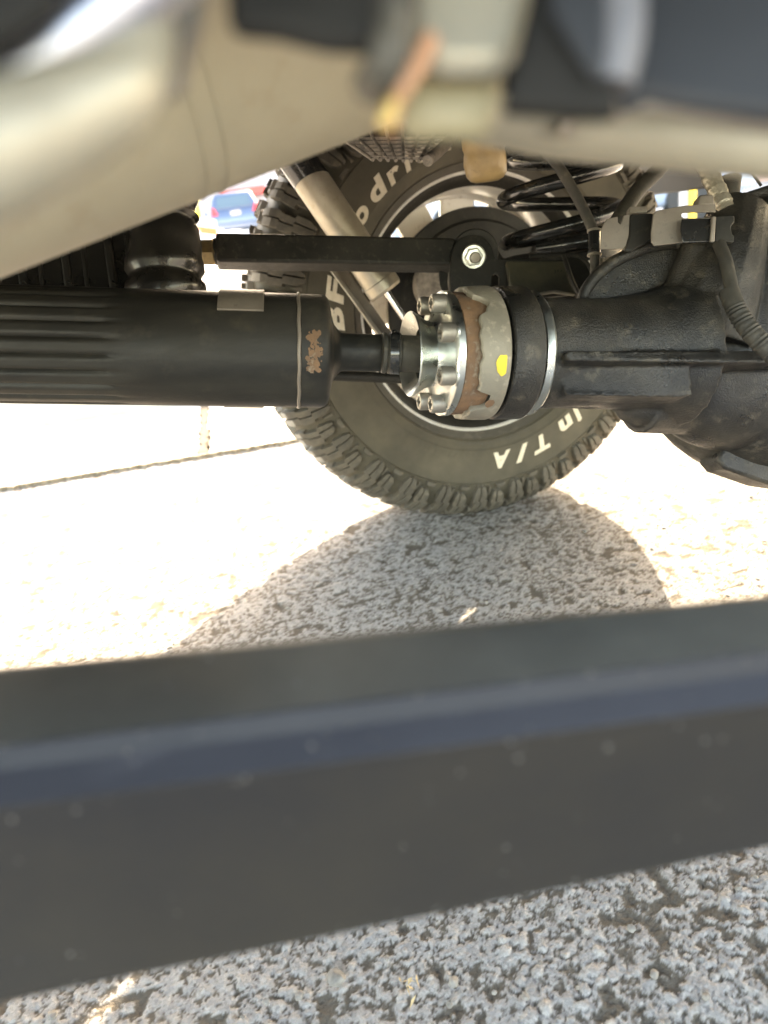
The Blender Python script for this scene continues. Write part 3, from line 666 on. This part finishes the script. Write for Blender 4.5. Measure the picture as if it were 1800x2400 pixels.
for i, ch in enumerate('304-8'):
    V, Fc = glyph(ch, .01); c = AT(1300+i*7, 641, .9595)
    P = [c+_r*(v[0]*.0055-.001)+_u*v[1]*.0065+_f*v[2]*.0006 for v in V]; mesh('stamped_mark', P, Fc, M['black'], BRK, smooth=0)

# ---- coil spring
SC = AT(1310, 440, 1.03); sw = .0102; SR = .0770; nt_ = 4.2; pts = []
for i in range(int(nt_*40)+1):
    ph = i/40*2*PI; tn = i/40
    if tn < .8: zz = tn*.010
    else: zz = .008+(tn-.8)*.0565
    rr = SR if tn > .3 else SR-.006*(1-tn/.3)
    a0 = ph-R_(130)
    pts.append(SC+np.array([0, 0, -.073])+rr*(_r0*math.cos(a0)+_f0*math.sin(a0))+np.array([0, 0, zz]))
mesh('coil_spring', *tube(pts, sw, n=20, sub=1), M['gloss'], VEH, smooth=60)
mesh('spring_seat', *lathe(SC+np.array([0, 0, -.096]), SC+np.array([0, 0, -.084]), [(0, .082), (1, .08), (1, .055)], n=64), M['black'], VEH, bevel=.001)
mesh('spring_tower', *lathe(SC+np.array([0, 0, .10]), SC+np.array([0, 0, .30]), [(0, .092), (.1, .095), (1, .095)], n=64), M['body'], VEH, smooth=40)
# ---- bump stop
BS = AT(1136, 360, .96)
mesh('bump_stop', *lathe(BS+np.array([0, 0, .075]), BS+np.array([0, 0, -.034]), [(0, .028), (.45, .0285), (.62, .0282), (.66, .0262), (.70, .0272), (.80, .0278), (.92, .0262), (.975, .0215), (1, .015)], n=64,
     mod=lambda r, t, th: (r*(1+.02*math.sin(th*3+t*9)+.012*math.sin(th*7+t*23)), t)), M['amber'], VEH, smooth=60)
mesh('bump_stop_cup', *lathe(BS+np.array([0, 0, .032]), BS+np.array([0, 0, .10]), [(0, .034), (.05, .038), (1, .044)], n=48), M['black'], VEH, smooth=30)
# ---- shock absorber
S0 = AT(640, 290, 1.06); S1 = AT(905, 684, 1.14)
SK = mesh('shock_absorber', *lathe(S0, S1, [(0, .0262), (.2, .0262), (.27, .0262), (.272, .0268), (.93, .0268), (.935, .0280), (.985, .0280), (1, .0255)], n=64), M['shock'], VEH, smooth=30)
k0 = .235; mesh('dark_sleeve', *lathe(S0, S1, [(0, .0272), (k0, .0272), (k0+.10, .0272)], n=64, mod=lambda r, t, th: (r, t+(.0 if t < .1 else .035*math.sin(th+1.2)))), M['gloss'], SK, smooth=40)
SD = nrm(S1-S0); mesh('piston_rod', *lathe(S1-SD*.01, S1+SD*.18, [(0, .0058), (1, .0058)], n=32), M['chrome'], SK)
LK = mesh('sway_bar_link', *bar(AT(790, 628, 1.17), AT(922, 815, 1.16), .021, .012), M['bracket'], VEH, bevel=.002)
mesh('link_rib', *bar(AT(775, 628, 1.162), AT(905, 806, 1.152), .007, .010), M['steel'], LK, bevel=.0015)
# ---- slotted grille above the wheel
GR = empty('plastic_grille', AT(930, 345, .92), VEH)
def gq(u, v, lift=0):   # u across 0..1, v front (0) to back (1)
    a = np.array([870, 368, .93])*(1-u)+np.array([1002, 372, .95])*u; b = np.array([800, 326, .99])*(1-u)+np.array([1052, 322, 1.0])*u
    p = a*(1-v)+b*v; return AT(p[0], p[1]-lift, p[2])
for i in range(8):
    u = i/7; mesh('grille_bar', *tube([gq(u, -.06, -4), gq(u, .5), gq(u, 1.0, 6), gq(u, 1.5, 40)], .0023, n=8, sub=4), M['dust'], GR)
for j in range(6):
    v = j/5; mesh('grille_slat', *bar(gq(-.02, v), gq(1.02, v), .0022, .0035, ref=(0, 0, 1)), M['dust'], GR, bevel=.0005)
mesh('grille_frame', *tube([gq(1.04, -.1), gq(1.05, .4), gq(1.04, .9, 4), gq(1.06, 1.3, 40), gq(1.05, 1.6, 70)], .0072, n=12), M['dust'], GR)
mesh('grille_back', *plate_px([(790, 270), (1070, 262), (1062, 318), (800, 322)], 1.03, .01), M['plastic'], GR, bevel=.001)

# ---- hoses and brackets above the axle
h1 = mesh('brake_hose', *tube([AT(1225, 280, .80), AT(1262, 335, .80), AT(1300, 378, .80), AT(1340, 440, .80), AT(1372, 500, .80), AT(1392, 545, .80)], .0056, n=16), M['hose'], VEH)
mesh('hose_sleeve', *tube([AT(1393, 541, .80), AT(1393, 597, .80)], .0066, n=20, sub=1), M['gloss'], h1)
for y in (541, 597): mesh('crimp_ring', *lathe(AT(1393, y-2, .80), AT(1393, y+3, .80), [(0, .0078), (1, .0078)], n=24), M['steel'], h1, bevel=.0004)
mesh('brake_pipe', *tube([AT(1394, 597, .80), AT(1394, 720, .81)], .0053, n=16, sub=1), M['hose'], h1)
mesh('breather_hose', *tube([AT(1590, 330, .86), AT(1548, 392, .86), AT(1500, 440, .85), AT(1465, 490, .84), AT(1440, 530, .83), AT(1425, 560, .83)], .0088, n=20), M['hose'], VEH)
LB = mesh('line_bracket', *plate_px([(1531, 504), (1540, 493), (1606, 481), (1676, 478), (1678, 497), (1631, 497), (1627, 497), (1604, 498), (1598, 500), (1598, 508), (1604, 511), (1628, 511), (1678, 509), (1680, 566), (1594, 569), (1534, 576), (1527, 566), (1526, 545)], .70, .0022), M['bracket'], VEH, bevel=.0006)
mesh('bracket_tab', *plate_px([(1407, 584), (1409, 537), (1422, 513), (1448, 507), (1449, 522), (1455, 526), (1462, 505), (1476, 502), (1474, 551), (1467, 575), (1459, 583)], .715, .0022), M['bracket'], LB, bevel=.0006)
mesh('bracket_channel', *plate_px([(1474, 508), (1482, 501), (1532, 499), (1530, 560), (1480, 590), (1464, 588), (1474, 555)], .722, .004), M['black'], LB, bevel=.0015)
mesh('bracket_web', *plate_px([(1598, 513), (1676, 511), (1676, 566), (1600, 569), (1596, 540)], .690, .0022), M['gloss'], LB, bevel=.0008)
mesh('bracket_end', *plate_px([(1676, 506), (1722, 503), (1722, 520), (1714, 530), (1716, 548), (1722, 552), (1720, 568), (1676, 566)], .695, .02), M['black'], LB, bevel=.0012)
mesh('bracket_edge', *bar(AT(1672, 508, .686), AT(1668, 568, .688), .004, .004), M['bracket'], LB, bevel=.001)
mesh('bracket_nut', *plate_px([(1634, 482), (1640, 456), (1668, 453), (1674, 460), (1676, 482)], .71, .016), M['bracket'], LB, bevel=.002)
mesh('hose_tab', *plate_px([(1474, 500), (1476, 484), (1516, 483), (1517, 498)], .74, .01), M['bracket'], LB, bevel=.001)
def crink(t): return .0090+.0004*math.sin(t*31)+.0003*math.sin(t*71+1)
mesh('foil_sleeve', *tube([AT(1636, 330, .76), AT(1660, 400, .75), AT(1682, 450, .742), (AT(1702, 493, .735))], .009, n=20, sub=10, rfun=crink), M['foil'], VEH, smooth=25)
mesh('rubber_plug', *lathe(AT(1712, 470, .80), AT(1712, 415, .80), [(0, .0085), (1, .0115)], n=32), M['hose'], VEH, bevel=.001)
mesh('thin_wire', *tube([AT(1740, 360, .82), AT(1760, 400, .82), AT(1784, 436, .82)], .0016, n=8), M['hose'], VEH)
h3 = mesh('vent_hose', *tube([AT(1685, 572, .70), AT(1700, 610, .69), AT(1709, 650, .685), AT(1716, 690, .68)], .0060, n=16), M['hose'], VEH)
mesh('ribbed_hose_end', *tube([AT(1708, 682, .68), AT(1722, 718, .675), AT(1752, 768, .67), AT(1800, 820, .665), AT(1870, 880, .66)], .0085, n=20, sub=14, rfun=lambda t: .0088+(.0006*math.sin(t*150) if t > .25 else 0)), M['hose'], h3)
# ---- fuel tank skid with ribs, left
TK = empty('fuel_tank_shield', AT(250, 580, .84), VEH)
ta, tb = AT(376, 420, .86), AT(392, 720, .86)
prf = [(0, .030)]+[(t, .0405+r) for t, r in ((.02, -.004), (.10, .001), (.17, .001), (.22, -.003), (.27, -.0035), (.30, .0015), (.33, -.0025), (.36, -.003), (.40, .0005), (.52, .0025), (.62, .0022), (.66, .0040), (.72, .0045), (.76, .0005), (.80, .0005), (.83, .005), (.9, .006), (.98, .001))]+[(1, .03)]
mesh('corner_housing', *lathe(ta, tb, prf, n=72), M['plastic'], TK, smooth=50)
mesh('shield_panel', *plate_px([(-300, 470, .83), (310, 420, .90), (345, 700, .90), (-300, 720, .83)], .86, .03), M['plastic'], TK, bevel=.004)
for x in (-160, -60, 40, 145, 250):
    dd = .83+.07*(x+300)/610-.002
    mesh('shield_rib', *bar(AT(x-14, 440, dd), AT(x+24, 720, dd), .010, .010), M['plastic'], TK, bevel=.003)
    mesh('shield_rib', *bar(AT(x+32, 440, dd+.003), AT(x+66, 720, dd+.003), .005, .005), M['plastic'], TK, bevel=.0015)

# ---- body floor, far fender and sill, near sill
BD = empty('body_floor', (.5, .9, .8), VEH)
mesh('floor_pan', *box((.4, .62, .80), (4.4, 1.50, .04)), M['body'], BD, bevel=.01)
mesh('far_sill', *box((-1.05, 1.52, .72), (2.1, .14, .24)), M['slate'], BD, bevel=.02)
mesh('far_front_panel', *box((1.95, 1.52, .74), (1.5, .14, .30)), M['slate'], BD, bevel=.02)
mesh('fender', *prism([np.array([CX+r*math.cos(R_(a)), 1.36, CZ+.04+r*math.sin(R_(a))]) for r, a in [(.56, q) for q in range(10, 171, 10)]]+[np.array([CX-.60, 1.36, 1.15]), np.array([CX+.60, 1.36, 1.15])], .26, (0, 1, 0)), M['slate'], BD, bevel=.01)
mesh('chassis_rail', *box((.2, 1.03, .735), (3.4, .09, .09)), M['body'], BD, bevel=.01)

# ---- near parts at the top
def cyl2(a, b, r, m, name, parent=VEH, n=64, ends=.12, **k):
    a = AT(*a); b = AT(*b)
    return mesh(name, *lathe(a, b, [(0, r*.5), (0.01, r*.9), (.03, r), (.97, r), (.99, r*.9), (1, r*.5)], n=n), m, parent, smooth=50, **k)
MF = cyl2((-700, 500, .27), (1000, -75, .345), .056, M['beige'], 'muffler')
mA = AT(-700, 500, .27); mB = AT(1000, -75, .345)
for t_ in (.55, .58): mesh('muffler_seam', *lathe(mA, mB, [(t_, .0555), (t_+.001, .0566), (t_+.004, .0566), (t_+.005, .0555)], n=96, close=False), M['beige'], MF, smooth=60)
mesh('corner_panel', *plate_px([(-400, -300), (190, -300), (120, 10), (20, 70), (-80, 110), (-400, 240)], .086, .003), M['body'], VEH, bevel=.001)
for x_, y_, d_ in ((1330, 300, .192), (1010, 190, .172)):
    mesh('panel_bolt', *lathe(AT(x_, y_, d_), AT(x_, y_, d_-.004), [(0, .0026), (.8, .0026), (1, .0020)], n=6), M['steel'], VEH, smooth=0)
CM = mesh('cross_member', *tube([AT(905, 218, .185), AT(1040, 255, .19), AT(1200, 288, .195), AT(1330, 312, .20), AT(1500, 326, .205), AT(1700, 346, .21), AT(2100, 385, .22)], .0066, n=32, rfun=lambda t: .0062+.0012*t), mat('dusty_tan_member', (.24, .215, .16), (.31, .28, .21), .6, scale=14), VEH, smooth=60)
def AN(x, y, d): return AT(x, y, d*.74)
def plate_n(p, d, th): return plate_px(p, d*.74, th*.74)
mesh('exhaust_pipe', *tube([AN(-500, 480, .12), AN(-100, 260, .13), AN(150, 100, .135), AN(420, -110, .14)], 0.00503, n=32), M['silver'], VEH, smooth=60)
mesh('pipe_collar', *tube([AN(-450, 560, .125), AN(-60, 380, .13), AN(130, 290, .135), AN(290, 190, .14), AN(350, 60, .145)], 0.00777, n=32, rfun=lambda t: (.0115-.006*t**2)*.74), M['cream'], VEH, smooth=60)
mesh('heat_shield', *plate_n([(-400, -300), (520, -300), (470, 60), (430, 200), (330, 260), (100, 350), (-400, 500)], .165, .004), M['bracket'], VEH, bevel=.001)
mesh('upper_tray', *plate_n([(520, -300), (1000, -300), (960, 40), (880, 105), (760, 100), (640, 70), (530, 60)], .150, .006), M['body'], VEH, bevel=.002)
mesh('curved_hose', *tube([AN(930, -120, .15), AN(925, 60, .15), AN(905, 150, .15), AN(870, 200, .16)], 0.00311, n=20), M['hose'], VEH)
mesh('orange_lead', *tube([AN(1010, 90, .165), AN(975, 160, .165), AN(930, 225, .165), AN(905, 300, .17)], 0.00163, n=16), M['orange'], VEH)
mesh('yellow_connector', *bar(AN(925, 225, .163), AN(898, 300, .165), .0025, .0022), mat('ochre_plastic', (.48, .34, .12), None, .5), VEH, bevel=.001)
mesh('olive_bracket', *plate_n([(960, 130), (1190, 140), (1160, 300), (940, 300), (935, 220)], .178, .01), M['olive'], VEH, bevel=.003)
mesh('pale_casting', *plate_n([(960, -200), (1290, -200), (1230, 90), (1190, 160), (1040, 160), (950, 120)], .168, .008), M['cream'], VEH, bevel=.003)
mesh('angled_mount', *plate_n([(1290, -200), (1330, -200), (1460, 260), (1400, 262), (1180, 246), (1200, 170)], .160, .006), M['body'], VEH, bevel=.002)
mesh('mount_face', *plate_n([(1310, -200), (1420, -200), (1420, 150), (1400, 190), (1380, 160), (1290, 20)], .156, .003), M['slate'], VEH, bevel=.001)
mesh('mount_post', *tube([AN(1450, -200, .16), AN(1455, 60, .16), AN(1430, 200, .162)], 0.00385, n=24), mat('grey_mount_coating', (.13, .13, .14), (.09, .09, .10), .55), VEH, smooth=60)
mesh('splash_panel', *plate_n([(1500, -300), (2300, -300), (2300, 300), (1800, 270), (1520, 225), (1460, 262), (1450, 150)], .175, .005), M['slate'], VEH, bevel=.002)
mesh('splash_panel_lip', *tube([AN(1440, 262, .18), AN(1520, 240, .18), AN(1800, 285, .185), AN(2300, 330, .19)], 0.00207, n=16), M['bracket'], VEH)
# backing: underside structure filling the space above the near parts
mesh('inner_liner', *prism([np.array(p) for p in ((-.9, .02, .66), (1.2, .02, .66), (1.2, .62, .70), (-.9, .62, .70))], .05, (0, 0, 1)), M['body'], VEH, bevel=.004)

# ---- near side step (bar across the bottom)
def zx(y0, sl, px): return y0+sl*px
def edge(pts, z):
    a = ATZ(*pts[0], z); b = ATZ(*pts[1], z); d = b-a; return a-d*2.2, b+d*2.2
rows = [edge(((0, 1566), (1800, 1396)), .458), edge(((0, 1574), (1800, 1404)), .4615), edge(((0, 1746), (1800, 1522)), .4615), edge(((0, 1752), (1800, 1528)), .4605), edge(((0, 1806), (1800, 1576)), .4560),
        edge(((0, 1892), (1800, 1648)), .4528), edge(((0, 1925), (1800, 1676)), .4490), edge(((0, 2100), (1800, 1800)), .415), edge(((0, 2335), (1800, 1970)), .380), edge(((0, 2350), (1800, 1983)), .374)]
def back(e, dy, z): return tuple(np.array([p[0], p[1]+dy, z]) for p in e)
rows += [back(rows[-1], .012, .370), back(rows[0], -.003, .420), back(rows[0], .0, .445)]
NN = 40; V = []; Fc = []; nr = len(rows)
for i in range(NN+1):
    for a, b in rows: V.append(a+(b-a)*i/NN)
for i in range(NN):
    for q in range(nr): Fc.append((i*nr+q, i*nr+(q+1) % nr, (i+1)*nr+(q+1) % nr, (i+1)*nr+q))
Fc += [tuple(range(nr)), tuple(NN*nr+q for q in range(nr-1, -1, -1))]
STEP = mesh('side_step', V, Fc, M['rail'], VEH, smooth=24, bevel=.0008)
STEP.data.materials.append(mat('dusty_bounce_lit_top', (.065, .066, .060), (.125, .124, .110), .5, spec=.25, scale=7, mix=(.4, .62)))  # dust tone, lightened to stand in for light bounced off the underbody
STEP.data.materials.append(mat('painted_shade_groove', (.008, .009, .013), (.016, .018, .024), .5, spec=.25, scale=6))  # blue-black colour paints the soft shade below the top lip
STEP.data.materials.append(mat('painted_skylight_ledge', (.030, .032, .040), (.045, .047, .056), .5, spec=.3, scale=6))  # paler blue-grey puts the skylight on the ledge into its colour
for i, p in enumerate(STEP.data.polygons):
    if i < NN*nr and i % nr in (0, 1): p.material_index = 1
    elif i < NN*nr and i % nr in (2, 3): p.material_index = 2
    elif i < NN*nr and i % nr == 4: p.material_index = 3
# dust grains on the step
V = []; Fc = []
for k in range(150):
    px = random.uniform(0, 1800); f_ = random.uniform(.02, .98); y0 = 1580+f_*700-(.094+.1*f_)*px; zz = np.interp(y0+.1*px*(1+f_)*1.0, [1570, 1770, 1900, 2350], [.4617, .4617, .4522, .4150])
    i = random.randint(0, 7); a, b = rows[1+i]; c, d = rows[2+i]; s = .315+.37*random.random(); q = random.random()
    p = (a+(b-a)*s)*(1-q)+(c+(d-c)*s)*q; r = random.choice((.00025, .0003, .0004, .0006)); bb = len(V)
    V += [p+np.array(v)*r for v in ((1, 0, 0), (-1, 0, 0), (0, 1, 0), (0, -1, 0), (0, 0, 1), (0, 0, -1))]
    Fc += [tuple(bb+t for t in f) for f in ((0, 2, 4), (2, 1, 4), (1, 3, 4), (3, 0, 4), (2, 0, 5), (1, 2, 5), (3, 1, 5), (0, 3, 5))]
tag(mesh('dust_grains', V, Fc, mat('pale_dust', (.10, .095, .085), (.22, .2, .18), .9, scale=90), STEP, smooth=0), kind='stuff')

# ------------------------------------------------------------------ street beyond
def ground_at(px, d):
    """street level point under a picture column at distance d"""
    p = AT(px, 560, d); p[2] = terr(p[1]); return p
def hatch(base, yaw, name, label, paint, length=3.9):
    root = empty(name, base); tag(root, label, 'car', None)
    c, s = math.cos(yaw), math.sin(yaw)
    def T(x, y, z): return np.array([base[0]+x*c-y*s, base[1]+x*s+y*c, base[2]+z])
    def loft(rings, nm, m, par, bev=.05):
        V = []; Fc = []
        for hw, y0, y1, z in rings: V += [T(-hw, y0, z), T(hw, y0, z), T(hw, y1, z), T(-hw, y1, z)]
        for i in range(len(rings)-1):
            for q in range(4): Fc.append((i*4+q, i*4+(q+1) % 4, (i+1)*4+(q+1) % 4, (i+1)*4+q))
        n = len(rings)-1; Fc += [(3, 2, 1, 0), (n*4, n*4+1, n*4+2, n*4+3)]
        return mesh(nm, V, Fc, m, par, bevel=bev, seg=4)
    bd = loft([(.80, .08, length-.1, .22), (.85, 0, length, .38), (.86, .02, length, .66), (.84, .08, length-.15, .92), (.80, .14, length-.5, .98)], 'body', paint, root)
    loft([(.80, .12, length-.95, .96), (.72, .24, length-1.3, 1.25), (.62, .36, length-1.7, 1.47), (.56, .44, length-1.8, 1.50)], 'cabin', paint, root, .06)
    loft([(.87, -.06, .3, .30), (.87, -.07, .3, .50)], 'bumper', paint, root, .04)
    rw = [T(-.60, .135, 1.03), T(.60, .135, 1.03), T(.53, .275, 1.36), T(-.53, .275, 1.36)]; mesh('rear_window', *prism(rw, .03, T(0, 1, .3)-T(0, 0, 0)), M['carglass'], root)
    for sx in (-1, 1):
        side_ = [T(sx*.80, .35, 1.02), T(sx*.80, length-1.15, 1.02), T(sx*.675, length-1.75, 1.36), T(sx*.675, .5, 1.36)]
        mesh('side_window', *prism(side_, .02, T(sx, 0, 0)-T(0, 0, 0)), M['carglass'], root)
        tl = [T(sx*.58, .0, .80), T(sx*.82, .02, .78), T(sx*.80, .10, 1.05), T(sx*.68, .09, 1.04)]; mesh('tail_light', *prism(tl, .05, T(0, 1, 0)-T(0, 0, 0)), M['red'], root, bevel=.01)
        for yy in (.7, length-.75):
            mesh('wheel', *lathe(T(sx*.70, yy, .31), T(sx*.87, yy, .31), [(0, .28), (.1, .31), (.9, .31), (1, .28), (1.0, .2), (.9, .18)], n=28), M['carblack'], root)
        mesh('door_mirror', *box(T(sx*.95, length-1.3, 1.0), (.16, .1, .12)), paint, root, bevel=.03)
    pl = [T(-.17, -.012, .74), T(.17, -.012, .74), T(.17, .0, .88), T(-.17, .0, .88)]; mesh('licence_plate', *prism(pl, .03, T(0, 1, 0)-T(0, 0, 0)), M['tan'], root)
    return root
p = ground_at(564, 25.5); hatch(p, -R_(4), 'parked_car', 'silver-blue hatchback parked facing away with red tail lights, seen left of the big tyre', M['carblue'])
p = ground_at(1665, 9.5); hatch(p, R_(80), 'parked_car', 'light blue car seen between the yellow post and the foil sleeve above the axle', mat('pale_blue_paint', (.30, .38, .50), None, .25, metal=.3, coat=.8), 4.2)
# barrier panel
p = ground_at(493, 17); rt = empty('traffic_barrier', p); tag(rt, 'orange and white striped barrier panel standing left of the silver-blue car', 'barrier')
mesh('barrier_foot', *box(p+np.array([0, 0, .05]), (.5, .45, .1)), M['carblack'], rt, bevel=.02)
mor = mat('barrier_orange', (.8, .16, .05), None, .5)
for k in range(4):
    z0 = .12+k*.17; P = [p+np.array([-.2, 0, z0]), p+np.array([.2, 0, z0-.10 if k else z0]), p+np.array([.2, 0, z0+.07]), p+np.array([-.2, 0, z0+.17])]
    mesh('stripe_board', *prism(P, .03, (0, 1, 0)), mor if k % 2 == 0 else M['whitep'], rt, smooth=0)
lump('snow_pile', ground_at(470, 19)+np.array([0, 0, .0]), 1.0, .8, .45, 'low snow pile behind the striped barrier panel', 1.)
lump('snow_pile', ground_at(555, 22.0)+np.array([0, 0, -.05]), 1.2, .5, .35, 'low snow bank right behind the silver-blue hatchback bumper', 2.3)
# posts
def post(px, d, r, m, name, label, cat, top=1.8, cap=True):
    b = ground_at(px, d); root = empty(name, b); tag(root, label, cat)
    mesh('post', *lathe(b, b+np.array([0, 0, top]), [(0, r), (.985, r), (1, r*.8)], n=24), m, root, smooth=40)
    mesh('foot', *lathe(b-np.array([0, 0, .02]), b+np.array([0, 0, .05]), [(0, r*2), (1, r*1.7)], n=24), M['conc'], root)
post(1600, 5.0, .026, M['postgrey'], 'grey_post', 'slim grey metal post left of the yellow post, seen above the axle', 'post')
post(1622, 5.6, .026, M['yellow'], 'yellow_post', 'glossy yellow post right of the slim grey post, seen above the axle', 'post')
post(478, 21, .09, M['yellow'], 'yellow_bollard', 'yellow bollard on the kerb left of the silver-blue hatchback', 'bollard', 1.55)
# buildings
def building(base, wdt, hgt, dpt, m, name, label, feats):
    root = empty(name, base); tag(root, label, 'building')
    mesh('wall', *box(base+np.array([0, dpt/2, hgt/2]), (wdt, dpt, hgt)), m, root, bevel=.03)
    mesh('roof', *box(base+np.array([0, dpt/2, hgt+.15]), (wdt+.4, dpt+.4, .3)), M['tan'], root, bevel=.03)
    for nm, x, z, w_, h_, mm, out in feats:
        f = mesh(nm, *box(base+np.array([x, -.06-out/2, z]), (w_, .1+out, h_)), mm, root, bevel=.02)
        if nm == 'window':
            mesh('window_frame', *join(*[box(base+np.array([x+dx, -.14, z+dz]), (sw_, .08, sh_)) for dx, dz, sw_, sh_ in ((-w_/2, 0, .1, h_), (w_/2, 0, .1, h_), (0, h_/2, w_, .1), (0, -h_/2, w_, .1), (0, 0, .07, h_))]), M['whitep'], f)
    return root
b1 = ground_at(500, 44)
building(b1, 26, 7, 9, M['stucco'], 'shop_building', 'lilac-grey shop building with red awning behind the silver-blue hatchback',
         [('window', -8+i*3.2, 1.5, 2.2, 1.8, M['wglass'], 0) for i in range(6)]+[('awning', 2.2, float(AT(570, 452, 44)[2]-b1[2]), 2.6, .45, M['bred'], .6), ('window', 2.0, 4.4, 2, 1.4, M['wglass'], 0), ('window', 5.0, 4.4, 2, 1.4, M['wglass'], 0), ('door', 8.4, 1.1, 1.1, 2.2, M['bred'], 0)])
b2 = ground_at(1760, 17)
root = building(b2, 9, 5, 6, M['tan'], 'brick_building', 'pale pink brick building far right behind the axle housing', [])
bk = None
for r in range(28):
    for c_ in range(10):
        P = b2+np.array([-2.6+c_*.32+(r % 2)*.16, -.02, .05+r*.112])
        if bk is None: bk = mesh('brick', *box(P, (.30, .08, .10)), M['brick'], root, smooth=0)
        else: q = copyo(bk, root); q.location = (P-b2).tolist()
